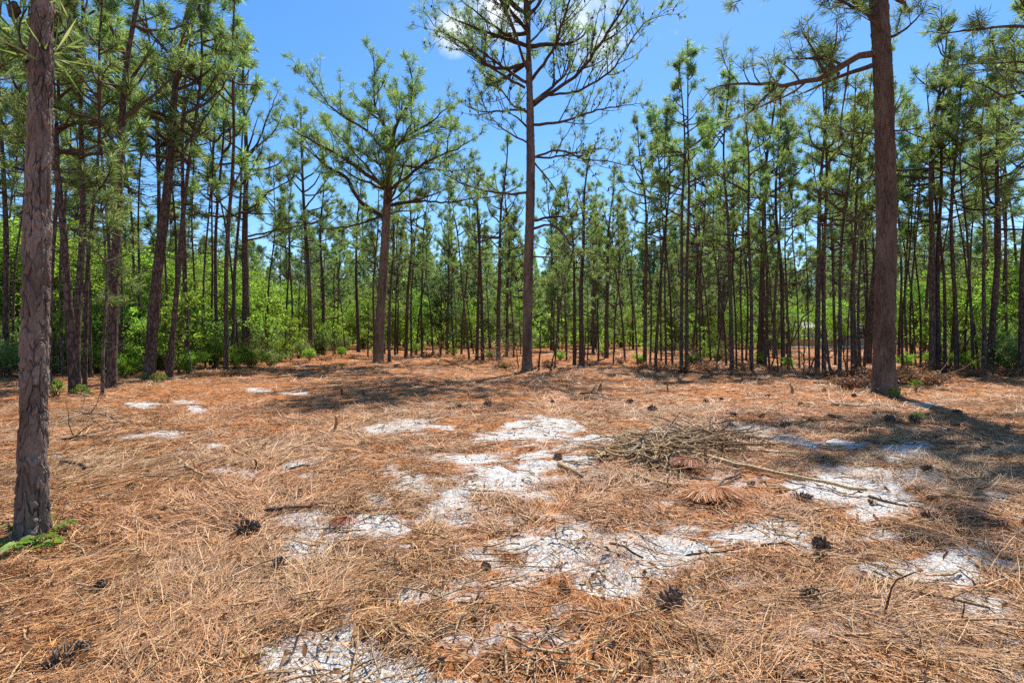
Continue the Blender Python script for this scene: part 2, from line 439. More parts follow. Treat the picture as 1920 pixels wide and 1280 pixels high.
def grow(rng, A, T, pts, r0, step=.42, sub=1., fol=1., ts=.2, start=.25, conep=.08, along=.5, up=.3):
    L0 = np.linalg.norm(np.diff(np.asarray(pts), axis=0), axis=1).sum()
    P, L = resample(pts, max(5, int(L0 / .28)), rng, .018)
    n = len(P); t = np.linspace(0, 1, n); R = r0 * (1 - t) ** .75 + .007
    A.tube(P, R, 6 if r0 > .04 else 5)
    for i in range(max(2, int(L * (1 - start) / step))):
        u = start + (1 - start) * (i + rng.random()) / max(2, int(L * (1 - start) / step)); u = min(u, .98)
        k = min(int(u * (n - 1)), n - 2); p = P[k] + (P[k + 1] - P[k]) * (u * (n - 1) - k); tan = nrm(P[k + 1] - P[k])
        l = float(np.clip((.16 + .3 * rng.random()) * L * (1.2 - u) * sub, .28, 2.1))
        d = nrm(tan * .75 + perp(rng, tan) * .85 + UP * up)
        Q = path(rng, p, d, l, 6, .8, .35)
        A.tube(Q, np.linspace(min(.03, max(.009, R[k] * .5)), .006, 6), 4)
        if rng.random() < fol: T.append((Q[-1], nrm(Q[-1] - Q[-2]), ts))
        for j in (3, 4):
            if rng.random() < along * fol: T.append((Q[j], nrm(Q[j] - Q[j - 1]), ts * .9))
        for j in range(int(l / .22 * .8)):
            q = Q[rng.integers(1, 5)]; dd = nrm(nrm(Q[-1] - Q[0]) * .6 + perp(rng, d) * .8 + UP * up)
            S = path(rng, q, dd, rng.uniform(.18, .5), 4, .9, .3)
            A.tube(S, np.linspace(.009, .005, 4), 3)
            if rng.random() < fol: T.append((S[-1], nrm(S[-1] - S[-2]), ts))
            if rng.random() < conep:
                c = S[1]; A.tube(np.array([c, c + [0.01, 0, .05], c + [.015, 0, .10]]), np.array([.02, .04, .012]), 5)
    T.append((P[-1], nrm(P[-1] - P[-2]), ts * 1.1))

def tufts(rng, T, nb, w, ts_scale=1.):
    A = Acc()
    if not T: return A
    p = np.array([t[0] for t in T]); d = np.array([t[1] for t in T]); s = np.array([t[2] for t in T]) * ts_scale * rng.uniform(.6, 1.2, len(T)); d = d + rng.normal(0, .25, d.shape); d /= np.linalg.norm(d, axis=1)[:, None]
    p = np.repeat(p, nb, 0); d = np.repeat(d, nb, 0); s = np.repeat(s, nb); n = len(p)
    r = rng.normal(0, 1, (n, 3)); r -= d * (r * d).sum(1)[:, None]; r /= np.linalg.norm(r, axis=1)[:, None] + 1e-9
    th = rng.uniform(.25, 1.5, n)
    b = d * np.cos(th)[:, None] + r * np.sin(th)[:, None]
    b[:, 2] -= .2; b /= np.linalg.norm(b, axis=1)[:, None]
    base = p - d * (rng.random(n) * .7 * s)[:, None]
    tip = base + b * (s * rng.uniform(.75, 1.2, n))[:, None]
    sd = np.cross(b, rng.normal(0, 1, (n, 3))); sd /= np.linalg.norm(sd, axis=1)[:, None] + 1e-9
    sd *= (w * .5)
    mid = base * .5 + tip * .5
    V = np.stack([base - sd * .5, mid - sd, tip, mid + sd, ], 1).reshape(-1, 3)
    A.add(V, np.arange(n * 4).reshape(-1, 4))
    return A

# ------------------------------------------------------------------ pine prototypes (unit: metres, trunk made per tree)
class Proto: pass
def sway(seed, H, amp):
    r = np.random.default_rng(seed); a = r.uniform(0, 6.3, 4)
    def f(t):
        t = np.asarray(t, float)
        w = amp * (np.sin(t * 3.1 + a[0]) - math.sin(a[0])) * t; v = amp * (np.sin(t * 4.3 + a[1]) - math.sin(a[1])) * t
        return np.stack([w + .25 * amp * np.sin(t * 13 + a[2]) * t, v + .25 * amp * np.sin(t * 11 + a[3]) * t, t * H], -1)
    return f

def make_proto(seed, H, cb, spread, gap, lim, fol, nb, w, ts, amp=.22, dead=8, twist=1., sub=1., step=.42, st=.36):
    rng = np.random.default_rng(seed); P = Proto(); P.H = H; P.f = sway(seed, H, amp)
    A = Acc(); T = []
    z = cb * H
    while z < H * .985:
        t = z / H; u = (t - cb) / (1 - cb)
        for k in range(rng.integers(lim[0], lim[1] + 1)):
            if rng.random() < .12: continue
            L = spread * (.45 + .75 * math.sin(min(1., (u * 1.25 + .18)) * math.pi) ** .8) * rng.uniform(.5, 1.25) * (1 - .45 * u)
            L = max(L, .45)
            az = rng.uniform(0, 2 * math.pi); el = math.radians(-4 + 56 * u + rng.normal(0, 14))
            d = np.array([math.cos(az) * math.cos(el), math.sin(az) * math.cos(el), math.sin(el)])
            pts = path(rng, P.f(min(.995, t + rng.normal(0, .006))), d, L, 7, .55 * twist, .28 * twist)
            grow(rng, A, T, pts, min(.055, .014 + .016 * L), step, sub, fol, ts, st)
        z += gap * rng.uniform(.7, 1.35)
    T.append((P.f(1.), UP, ts * 1.1)); T.append((P.f(.985), UP, ts)); T.append((P.f(.97), UP, ts))
    for i in range(dead):                      # bare dead branches under the crown
        t = rng.uniform(cb * .45, cb * 1.02); az = rng.uniform(0, 6.3)
        pts = path(rng, P.f(t), [math.cos(az), math.sin(az), rng.uniform(-.25, .3)], rng.uniform(.3, 1.6), 6, -.15, .35)
        A.tube(pts, np.linspace(.014, .004, 6), 4)
        for j in range(2):
            q = pts[rng.integers(2, 5)]
            A.tube(path(rng, q, perp(rng, UP) + [0, 0, .2], rng.uniform(.15, .5), 4, 0, .3), np.linspace(.007, .003, 4), 3)
    P.crown = join2('pine_crown', A, M['twig'], tufts(rng, T, nb, w), M['needles'])
    return P

PROT = {
 'slim': [make_proto(100 + i, 14.5, .45 + .04 * (i % 3), (2.0, 1.4, 2.4, 1.6, 2.2, 1.8)[i], (.95, .8, 1.1, .85, 1., .9)[i], (1, 3), 1., 30, .026, .32, .32, 18, 1.5, 1.05, .5, .46) for i in range(6)],
 'mid': [make_proto(200 + i, 16.5, .44 + .05 * (i % 3), 3.0, 1.05, (2, 3), 1., 30, .026, .32, .35, 16, 1.6, 1.1, .5, .44) for i in range(5)],
 'broad': [make_proto(300 + i, 17, .40, 4.2, .95, (2, 4), 1., 30, .026, .31, .3, 8, 1.6, 1.15, .46) for i in range(3)],
 'deep': [make_proto(250 + i, 15, .24 + .04 * (i % 3), 2.4, .8, (2, 4), 1., 30, .03, .33, .28, 4, 1.3, 1.1, .5) for i in range(5)],
 'pole': [make_proto(270 + i, 12.5, .60 + .05 * (i % 3), 1.25, .75, (1, 3), 1., 28, .026, .30, .35, 26, 1.2, 1.1, .5) for i in range(5)],
 'young': [make_proto(400 + i, 6.5, .45, .9, .5, (2, 3), 1., 22, .018, .27, .15, 4) for i in range(2)],
 'under': [make_proto(450 + i, 8.5, .15, 2.1, .6, (2, 4), 1., 30, .03, .32, .2, 3, 1.2, 1.1, .46) for i in range(4)],
}

def trunk_mesh(f, r, seed, nz=34, nth=10, zmax=1.):
    rng = np.random.default_rng(seed); t = np.concatenate([[-.012, 0, .004, .01, .02, .04], np.linspace(.07, zmax, nz)])
    P = f(t); R = r * (1 - .80 * np.clip(t, 0, 1) ** 1.15) * (1 + .30 * np.exp(-np.clip(t, 0, 1) / .012)) 
    th = np.arange(nth) * 2 * math.pi / nth
    jit = 1 + .09 * (rng.random((len(t), nth)) - .5)
    V = P[:, None] + np.stack([np.cos(th)[None] * R[:, None] * jit, np.sin(th)[None] * R[:, None] * jit, np.zeros((len(t), nth))], -1)
    i = np.arange(len(t) - 1)[:, None] * nth; j = np.arange(nth)[None]; k = (j + 1) % nth
    A = Acc(); A.add(V.reshape(-1, 3), np.stack([i + j, i + k, i + nth + k, i + nth + j], -1).reshape(-1, 4))
    return A.mesh('pine_trunk', M['bark'])

PINES = []      # (root, px, py, D, descr)
def plant(px, py, w, tx, ty, ytop, kind, rng, D=None, desc='slim'):
    if D is None: g = gp(px, py)
    else: g = np.array([(px - 960) * D / F, D, float(gh((px - 960) * D / F, D))])
    D = g[1]; H = max(3., (py - ytop) * D / F)
    pr = PROT[kind][rng.integers(len(PROT[kind]))]
    s = H / pr.H
    root = bpy.data.objects.new('pine_tree', None); COL.objects.link(root); root.empty_display_size = .3
    lean = math.atan2(tx - px, py - ty) if tx is not None else rng.normal(0, .05 if kind == 'pole' else .022)
    m = Matrix.Rotation(lean, 4, 'Y') @ Matrix.Rotation(rng.normal(0, .015), 4, 'X') @ Matrix.Rotation(rng.uniform(0, 6.28), 4, 'Z')
    root.rotation_euler = m.to_euler(); root.location = g - [0, 0, .03]
    r = w * D / F * .5
    tm = trunk_mesh(lambda t: pr.f(t) * s, r * .88, int(rng.integers(1e6)), 34, 12 if D < 24 else 8)
    link('trunk', tm, root)
    o = link('crown', pr.crown, root); o.scale = (s, s, s)
    PINES.append((root, px, py, D, desc))
    return root

SKY = np.array([(-400, -250), (0, -180), (300, -160), (470, -60), (520, 330), (700, 360), (960, 330), (1080, 330), (1180, 260), (1230, 160), (1290, 80), (1340, 210), (1420, 170), (1500, 130), (1600, 130), (1700, 90), (1800, 90), (1920, 60), (2300, -100)], float)
def sky(x): return float(np.interp(x, SKY[:, 0], SKY[:, 1]))

rp = np.random.default_rng(5)
# base x, base y, width, (x at height y), crown top or None
FRONT = [
 (10,700,12,14,100,None),(36,682,6,42,300,None),(92,729,10,96,300,None),(138,739,17,124,0,-160),(143,725,15,157,0,-190),(158,738,9,168,300,None),(212,722,8,213,50,None),
 (208,728,20,241,0,-190),(279,713,23,325,0,-200),(297,692,10,283,60,None),(319,711,11,342,20,-120),(352,696,11,352,190,-40),(406,688,8,402,300,60),
 (423,702,10,432,60,-60),(437,684,8,438,290,90),(535,674,5,541,400,330),(547,672,5,552,400,350),(582,671,11,590,330,215),(605,664,8,615,380,300),(672,661,8,672,420,340),
 (730,678,7,727,400,330),(702,680,6,700,450,345),(761,672,8,763,400,300),(745,664,4,757,380,340),(771,668,5,773,400,350),(791,668,5,790,420,340),(838,664,6,838,380,340),(865,664,5,872,400,370),(880,674,5,858,430,350),
 (894,676,8,897,400,300),(905,677,8,901,400,330),(934,674,10,938,380,250),(950,668,6,948,400,330),
 (1034,657,7,1036,400,340),(1046,656,6,1045,420,360),(1077,684,8,1074,500,330),(1090,688,12,1092,400,300),(1112,662,7,1112,450,350),(1137,672,10,1141,400,310),(1165,652,8,1168,480,390),(1187,656,5,1187,480,400),
 (1209,688,9,1207,400,240),(1229,690,7,1236,380,200),(1249,690,5,1243,400,190),(1261,688,5,1256,400,190),(1278,694,8,1271,380,110),(1287,694,8,1292,380,62),(1307,672,5,1303,400,240),
 (1321,668,5,1314,430,260),(1352,664,9,1354,420,260),(1372,692,9,1375,380,115),(1381,688,4,1378,420,300),(1392,686,5,1390,420,260),(1409,694,8,1412,380,170),(1427,682,12,1427,380,150),(1435,688,7,1438,380,200),
 (1451,672,7,1451,400,230),(1468,686,9,1470,380,160),(1532,703,11,1533,380,90),(1545,703,9,1543,200,70),(1574,706,8,1582,380,150),(1599,702,9,1599,380,150),(1611,690,6,1606,400,200),(1627,683,14,1634,380,130),
 (1685,680,6,1693,380,160),(1701,682,5,1696,430,190),(1717,686,4,1706,500,250),(1732,676,7,1738,380,130),(1748,695,13,1748,380,50),(1759,695,10,1757,400,90),(1772,695,7,1774,380,120),(1794,697,9,1793,380,75),
 (1824,695,6,1822,500,140),(1844,704,8,1849,380,90),(1856,698,13,1871,380,80),(1880,684,7,1880,400,120),(1916,705,14,1914,380,-40),(1905,676,6,1906,400,100),
 (250,690,6,252,400,-10),(330,684,6,333,400,20),(380,680,5,381,400,60),(75,690,8,80,400,-60),(-40,720,12,-36,400,-200),(-90,745,14,-80,400,-250),(1985,720,14,1980,400,-150),(1960,690,10,1962,400,-60)]
for (bx, by, w, tx, ty, yt) in FRONT:
    D = gp(bx, by)[1]
    yt2 = yt if yt is not None else sky(bx) + rp.uniform(10, 120)
    dia = w * D / F
    kind = 'slim' if dia < .22 else 'mid'
    if (bx, by) in ((582, 671), (1916, 705), (1856, 698), (1748, 695)): kind = 'mid'
    plant(bx, by, w, tx, ty, yt2, kind, rp, desc='slim' if w < 9 else 'stout')
M1 = plant(461, 682, 17, 463, 240, 95, 'broad', rp, desc='spreading')
plant(192, 741, 7, 194, 460, 330, 'young', rp, desc='young')

POLES = [(1040,690,4),(1062,676,4),(1101,684,4),(1122,678,5),(1150,684,4),(1172,676,5),(1195,682,4),(1219,684,5),(1240,676,4),(1296,680,5),(1314,686,4),(1333,676,5),(1343,690,4),(1362,684,5),(1399,676,5),(1419,690,4),(1443,690,5),(1459,694,4),
 (1483,684,5),(1499,690,4),(1518,694,4),(1556,692,5),(1566,684,6),(1588,696,4),(1606,700,5),(1620,692,6),(1641,690,5),(1692,692,5),(1708,686,5),(1726,690,5),(1741,684,6),(1782,688,6),(1809,690,5),(1834,692,5),(1868,690,5),(1890,694,6),
 (24,694,6),(56,700,6),(118,706,7),(172,708,6),(200,700,6),(229,704,6),(266,698,6),(310,694,6),(338,690,6),(365,686,5),(394,684,5),(448,680,5),(500,676,5),(566,668,4),(628,664,4),(648,666,4),(690,668,4),(722,664,4),(780,664,4),(812,666,4),(852,668,4),(888,664,4),(918,668,4),(963,670,5)]
for (bx, by, w) in POLES:
    plant(bx, by, w * .9, None, 0, sky(bx) + rp.uniform(60, 230) if bx > 480 else rp.uniform(-60, 200), 'pole', rp, desc='pole')

# random ranks behind
pts = [(f[0], gp(f[0], f[1])[1]) for f in FRONT + POLES]
made = 0; tries = 0
while made < 112 and tries < 6000:
    tries += 1
    D = 30 * (95 / 30) ** (rp.random() ** .8); px = rp.uniform(-250, 2150)
    if 440 < px < 1160 and D < 40: continue
    if 1486 < px < 1545 and D < 78: continue
    if 1000 < px < 1200 and rp.random() < .55: continue
    if any(abs((px - q) * D / F) < 1.0 and abs(D - e) < 1.6 for q, e in pts): continue
    pts.append((px, D)); made += 1
    g = float(gh((px - 960) * D / F, D)); py = 640 + F * (CAM_H - g) / D
    H = rp.uniform(12, 17.5); yt = max(py - H * F / D, sky(px) + rp.uniform(0, 90))
    plant(px, py, rp.uniform(.13, .27) * F / D, None, 0, yt, rp.choice(['deep', 'deep', 'deep', 'mid', 'slim']), rp, D=D, desc='thin')

for (px, D, H, k) in ((1470, 84, 14, 'mid'), (1496, 90, 13, 'mid'), (1512, 83, 9, 'under'), (1530, 88, 14, 'mid'), (1548, 84, 10, 'under'), (1560, 92, 15, 'mid'), (1484, 86, 10, 'under'), (1600, 88, 10, 'under'), (1640, 86, 12, 'mid')):
    g = float(gh((px - 960) * D / F, D)); py = 640 + F * (CAM_H - g) / D; plant(px, py, .2 * F / D, None, 0, py - H * F / D, k, rp, D=D, desc='thin' if k == 'mid' else 'understory')
made = 0; tries = 0
while made < 84 and tries < 8000:
    tries += 1
    D = rp.uniform(34, 80); px = rp.uniform(-150, 2080)
    if 440 < px < 1160 and D < 42: continue
    if 1476 < px < 1560: continue
    if any(abs((px - q) * D / F) < 1.2 and abs(D - e) < 1.6 for q, e in pts): continue
    pts.append((px, D)); made += 1
    g = float(gh((px - 960) * D / F, D)); py = 640 + F * (CAM_H - g) / D; H = rp.uniform(4.5, 12)
    plant(px, py, rp.uniform(.09, .15) * F / D, None, 0, py - H * F / D, 'under', rp, D=D, desc='understory')

# ------------------------------------------------------------------ the four measured pines
def bark_trunk(pts, rad, nth, dz, cell, amp, seed, zmax, flare=.35):
    """trunk with real bark plates up to zmax, plain above"""
    rng = np.random.default_rng(seed); pts = np.asarray(pts, float); rad = np.asarray(rad, float)
    zs = np.concatenate([np.arange(pts[0, 2] - .15, zmax, dz), np.linspace(zmax, pts[-1, 2], 40)])
    X = np.interp(zs, pts[:, 2], pts[:, 0]); Y = np.interp(zs, pts[:, 2], pts[:, 1]); R = np.interp(zs, pts[:, 2], rad)
    k = max(3, int(.5 / dz)); ker = np.ones(k) / k
    sm = lambda a: np.convolve(np.pad(a, (k // 2, k - 1 - k // 2), 'edge'), ker, 'valid')
    X, Y, R = sm(X), sm(Y), sm(R)
    h = np.maximum(0, zs - pts[0, 2]); R = R * (1 + flare * np.exp(-h / .28))
    th = np.arange(nth) * 2 * math.pi / nth
    ZZ, TH = np.meshgrid(zs, th, indexing='ij'); RR = R[:, None]
    per = max(5, int(round(2 * math.pi * rad[0] / cell[0])))
    wob = 1.6 * (fbm(TH * 2, ZZ * 3, seed, 3) - .5)
    u = TH / (2 * math.pi) * per + (fbm(ZZ * 5, np.sin(TH) * 2, seed + 3) - .5) * 1.8; v = ZZ / cell[1] + (wob + (vnoise(u * 1.7, ZZ * 5, seed + 5) - .5)) * .8
    f1, f2, cid = worley(u, v, per, seed)
    edge = np.clip((f2 - f1) * 4.2, 0, 1)
    edge = np.clip(edge + np.clip((fbm(u * .9 + 7, v * 1.1, seed + 21, 3) - .47) * 4, 0, .85), 0, 1)
    f1b, f2b, cidb = worley(u * 2, v * 2.6, per * 2, seed + 50); edgeb = np.clip((f2b - f1b) * 4, 0, 1)
    fl = np.where(cidb > .72, 1, 0) * edgeb
    # plates lift along their lower side
    disp = amp * (edge ** .6 * (.55 + .6 * cid) + .30 * edgeb * (.4 + cidb) + .55 * fl - .5) + amp * .3 * (fbm(u * 6, v * 9, seed + 9, 3) - .5)
    disp *= (ZZ < zmax)
    ob = 1 + .05 * np.sin(TH * 2 + seed) + .03 * np.sin(TH * 3 + ZZ)
    # root flare lobes
    ob = ob + .16 * np.exp(-np.maximum(0, ZZ - pts[0, 2]) / .22) * np.sin(TH * 5 + seed * 1.3)
    rr = RR * ob + disp
    V = np.stack([X[:, None] + rr * np.cos(TH), Y[:, None] + rr * np.sin(TH), ZZ], -1).reshape(-1, 3)
    n = len(zs); i = np.arange(n - 1)[:, None] * nth; j = np.arange(nth)[None]; kk = (j + 1) % nth
    A = Acc(); A.add(V, np.stack([i + j, i + kk, i + nth + kk, i + nth + j], -1).reshape(-1, 4), plate=np.clip(.25 + edge * (.5 + .5 * edgeb * (.5 + cid)), 0, 1).ravel(), tone=np.clip(cid * .35 + cidb * .3 + 1.6 * (fbm(u * .5, v * .35, seed + 33, 3) - .32), 0, 1).ravel())
    return A

def hero(base, tpts, widths, limbs, seed, nth, dz, cell, amp, zmaxpx, label, top=None, fol=.8, nb=20, w=.014, ts=.21, name='pine_tree', step=.36, conep=.1, wk=.9, sub=1.3, flare=.35):
    """tpts: trunk in photo pixels at the tree's distance; limbs: (pixel polyline, thickness in px, depth slope)"""
    g = gp(*base); D = g[1]; rng = np.random.default_rng(seed)
    g0 = g - [0, 0, .02]
    root = bpy.data.objects.new(name, None); COL.objects.link(root); root.location = g0; root.empty_display_size = .5
    P = [at(x, y, D) - g0 for x, y in tpts]; P[0] = np.zeros(3); P = np.array(P); R = np.array(widths) * D / F * .5 * wk
    zmax = at(0, zmaxpx, D)[2] - g0[2]
    tm = bark_trunk(P, R, nth, dz, cell, amp, seed, zmax, flare); link('trunk', tm.mesh('pine_trunk', M['bark_grey' if base[0] < 100 else 'bark_hero']), root)
    T = []
    for (pl, th, slope, *y0) in limbs:
        q = [at(x, y, D) - g0 for x, y in pl]; q = np.array(q); s = np.concatenate([[0], np.cumsum(np.linalg.norm(np.diff(q, axis=0), axis=1))])
        q[:, 1] = np.interp(q[0, 2], P[:, 2], P[:, 1]) + (y0[0] if y0 else 0) + slope * s * (1 + .15 * np.sin(s * 2))
        A = Acc(); grow(rng, A, T, q, th * D / F * .5, step, sub, fol, ts, .2, conep, .4, .3)
        link('limb', A.mesh('pine_limb', M['twig']), root)
    if top:
        z0, z1, spread, gap = top
        A = Acc(); z = z0
        while z < z1:
            u = (z - z0) / (z1 - z0)
            for k in range(rng.integers(2, 5)):
                az = rng.uniform(0, 6.28); el = math.radians(5 + 55 * u + rng.normal(0, 12)); L = spread * rng.uniform(.6, 1.1) * (1.05 - .75 * u)
                c = np.array([np.interp(z, P[:, 2], P[:, 0]), np.interp(z, P[:, 2], P[:, 1]), z])
                pts_ = path(rng, c, [math.cos(az) * math.cos(el), math.sin(az) * math.cos(el), math.sin(el)], L, 8, .6, .4)
                grow(rng, A, T, pts_, .02 + .014 * L, step + .06, .95, 1. if z > z0 + .45 * (z1 - z0) else fol, ts * 1.1, .25, .03)
            z += gap * rng.uniform(.7, 1.3)
        link('upper_limbs', A.mesh('pine_upper_limbs', M['twig']), root)
    link('crown', tufts(rng, T, nb, w).mesh('pine_crown', M['needles'], False), root)
    tag(root, label, 'pine tree', 'pines standing in the clearing')
    return root, D

# tall pine near the centre
hero((988, 693), [(988, 693), (989, 600), (991, 500), (994, 400), (995, 300), (994, 200), (991, 100), (990, 0), (989, -120), (988, -230)], [19, 18.5, 18, 17.5, 17, 14, 9, 7, 4, 2],
 [([(985,205),(938,201),(905,200),(878,190),(861,168)], 3.9, .35), ([(984,165),(931,144),(891,114),(861,97),(825,92),(808,60)], 4.7, -.3), ([(988,155),(961,131),(921,91),(891,60),(874,27),(862,-25)], 6.2, .45),
  ([(992,141),(975,111),(961,71),(928,37),(905,-20)], 5.5, -.7), ([(1000,198),(1049,171),(1082,155),(1116,114),(1156,57),(1185,-10)], 7.0, -.35), ([(1000,191),(1022,165),(1059,124),(1082,71),(1072,30),(1070,-30)], 6.2, .6),
  ([(996,151),(1035,121),(1055,67),(1085,-10)], 5.5, -.9), ([(1000,234),(1049,225),(1092,208),(1133,188),(1217,171)], 5.5, .25), ([(1024,168),(1082,171),(1150,134),(1176,91),(1203,50),(1246,47)], 4.7, -.2, .5),
  ([(996,298),(1030,286),(1059,286),(1082,306),(1136,316),(1183,333)], 3.9, -.25), ([(988,238),(972,226),(950,212)], 3.9, -.3), ([(986,361),(940,360),(914,356),(864,339),(814,306)], 4.7, .2),
  ([(996,414),(1040,402),(1082,400),(1122,380)], 5.5, .3), ([(996,430),(1041,420),(1061,454),(1075,474),(1061,508),(1053,540)], 4.7, -.3), ([(994,481),(1048,481),(1075,472)], 3.1, .3),
  ([(998,299),(1035,336),(1055,363),(1080,385)], 3.1, .5), ([(994,292),(1040,290),(1100,270),(1153,255)], 3.9, .35), ([(992,270),(960,262),(930,245),(905,215)], 3.1, -.5), ([(993,60),(960,20),(945,-40)], 3.9, .4), ([(993,80),(1020,40),(1040,-20)], 3.9, .5),
  ([(993,120),(985,60),(970,-10)], 3.9, -1.1), ([(994,210),(960,175),(935,120),(920,70)], 4.7, 1.0)],
 41, 64, .03, (.10, .34), .016, -40, 'tall straight pine with a bare open crown in the middle of the clearing', (13.2, 22, 4.6, .62), .62, 24, .020, .23, step=.24, conep=.35, sub=1.9)

# forked pine to its left
hero((709, 683), [(709, 683), (713, 600), (718, 520), (723, 430), (727, 360), (730, 310), (733, 272), (735, 258), (736, 246)], [20, 18.5, 17.5, 16.5, 15, 13, 9, 6, 2],
 [([(719,405),(695,392),(669,373),(662,359),(642,322),(600,302),(578,280),(534,242)], 9, .2), ([(726,353),(689,329),(642,299),(601,283),(561,259)], 8, -.35), ([(733,274),(723,254),(716,226),(692,202),(679,181),(658,158)], 7, .5),
  ([(733,270),(727,248),(716,224),(703,204),(707,178),(710,148),(707,114)], 6, -.2), ([(732,272),(753,226),(780,205),(783,167),(773,141)], 7, -.4), ([(732,278),(763,254),(803,232),(845,214)], 8, .35), ([(728,356),(773,333),(803,309),(864,297),(897,275)], 7, -.3),
  ([(726,386),(786,373),(837,373),(904,359),(930,355)], 5, .25), ([(729,310),(692,294),(675,275),(645,259),(601,216),(561,178)], 7, .6), ([(730,308),(786,302),(837,299),(880,276)], 6, .7),
  ([(734,248),(745,204),(742,164),(735,132)], 5, .8), ([(731,292),(700,260),(650,240),(615,192)], 5, -.8), ([(733,280),(775,264),(815,252),(860,240)], 5, -.7), ([(727,350),(745,310),(770,288),(800,272)], 5, -1.1),
  ([(715,540),(690,435),(655,438),(630,452)], 2.5, .3)] ,
 43, 48, .05, (.11, .34), .016, 250, 'forked pine with wide crooked limbs left of the tall centre pine', (8.2, 11.6, 4.4, .7), .95, 28, .024, .31, step=.32, sub=1.6)

# thick pine on the right
hero((1657, 738), [(1657, 738), (1658, 650), (1660, 560), (1662, 380), (1658, 200), (1655, 120), (1647, 0), (1640, -160), (1632, -420), (1630, -560)], [42, 38, 37, 36, 35, 34, 33, 28, 12, 4],
 [([(1652,97),(1602,104),(1576,131),(1542,151),(1482,168),(1448,175),(1398,173),(1340,178),(1312,190)], 13, -.12), ([(1655,116),(1592,134),(1549,151),(1500,172)], 9, .15), ([(1441,175),(1414,198),(1374,242)], 5, -.3, -.36),
  ([(1650,44),(1619,20),(1592,8),(1572,0),(1530,-25)], 13, -.15), ([(1542,151),(1510,110),(1495,97),(1481,77)], 5, -.2, -.2), ([(1655,74),(1693,67),(1713,34)], 5, -.3), ([(1650,252),(1592,242),(1560,215)], 3, .2),
  ([(1655,30),(1600,40),(1540,30),(1470,20)], 6, -.45), ([(1576,131),(1540,120),(1500,132),(1445,140)], 5, -.35, -.14), ([(1650,-20),(1680,-35),(1720,-20),(1770,-40)], 8, -.3),
  ([(1645,-60),(1560,-90),(1470,-85),(1390,-110)], 11, -.35), ([(1643,-110),(1570,-160),(1480,-190),(1400,-180)], 10, .1), ([(1640,-170),(1560,-230),(1480,-250),(1380,-290)], 9, -.6), ([(1644,-80),(1590,-110),(1540,-120),(1500,-160)], 9, -1.1),
  ([(1638,-230),(1580,-300),(1500,-340)], 7, -.5), ([(1641,-140),(1610,-190),(1570,-210)], 8, -1.6), ([(1646,-30),(1560,-30),(1480,-50),(1400,-40)], 9, .3), ([(1655,240),(1700,255),(1730,235)], 3, -.2), ([(1652,60),(1620,70),(1590,60),(1555,75)], 5, -.8)],
 47, 160, .016, (.075, .30), .016, -20, 'thick reddish-barked pine at the right with a long limb reaching left', (9.6, 16, 4.2, .5), 1., 30, .016, .28, step=.30, conep=.2, wk=.81, flare=.36)

# rough-barked pine close on the left
hero((60, 1003), [(60, 1003), (61, 900), (64, 700), (70, 450), (76, 200), (80, 0), (84, -400), (90, -1500), (95, -3200), (98, -4000)], [50, 47, 46, 43, 39, 36, 32, 24, 10, 3],
 [([(78,160),(62,130),(52,95)], 5, -.2)],
 53, 240, .006, (.050, .14), .012, -120, 'rough flaky-barked pine trunk standing close by at the left edge', (9.5, 15, 2.6, .6), .9, 16, .016, .22, wk=.80, flare=.30)

# pine just outside the right edge whose branches reach into view
hero((2120, 762), [(2120, 762), (2118, 500), (2112, 200), (2108, -100), (2100, -500)], [34, 31, 28, 20, 4],
 [([(2112,170),(2010,150),(1920,126),(1885,111),(1840,120)], 7, .1), ([(2112,215),(2000,170),(1920,168),(1868,195),(1804,203)], 6, -.1), ([(2110,60),(2010,45),(1920,27),(1851,44),(1780,27)], 7, .15), ([(2110,10),(2000,-20),(1900,-10),(1830,-30)], 7, -.3),
  ([(2112,110),(2020,90),(1940,70),(1880,70)], 5, .5), ([(2112,260),(2040,240),(1960,250),(1900,240)], 5, .3)],
 59, 40, .08, (.1, .2), .015, 0, 'pine just past the right edge with low branches hanging into view', (9.5, 14, 3., .6), 1., 28, .016, .28)

# ------------------------------------------------------------------ labels of the pines
MARK = [(60, 'the flaky-barked near pine'), (709, 'the forked pine'), (988, 'the tall centre pine'), (1657, 'the thick reddish pine')]
ORD = ['first','second','third','fourth','fifth','sixth','seventh','eighth','ninth','tenth','eleventh','twelfth','thirteenth','fourteenth','fifteenth','sixteenth','seventeenth','eighteenth','nineteenth','twentieth']
def ordn(i):
    if i < 20: return ORD[i]
    tens = {2: 'twenty', 3: 'thirty', 4: 'forty', 5: 'fifty', 6: 'sixty'}[(i + 1) // 10]
    return tens + '-' + ORD[(i + 1) % 10 - 1] if (i + 1) % 10 else tens.replace('y', 'ieth')
WORD = {'slim': ('slim pine near the clearing edge', 'slim pines lining the clearing'), 'stout': ('stouter dark pine near the clearing edge', 'stout pines lining the clearing'),
        'pole': ('pole-thin pine with bare dead twigs', 'pole-thin pines along the clearing'),
        'understory': ('low bushy understory pine', 'bushy understory pines'),
        'thin': ('thin pine deep in the stand', 'thin pines deep in the stand')}
seg = {}
for (root, px, py, D, desc) in PINES:
    if desc == 'spreading': tag(root, 'spreading pine with wide low limbs above the leafy bushes on the left', 'pine tree', 'stout pines lining the clearing'); continue
    if desc == 'young': tag(root, 'young knee-thin pine with a brush of needles among the left trunks', 'pine tree', 'slim pines lining the clearing'); continue
    s = min(range(4), key=lambda i: (abs(px - MARK[i][0])))
    seg.setdefault((s, px >= MARK[s][0], desc), []).append((abs(px - MARK[s][0]), root))
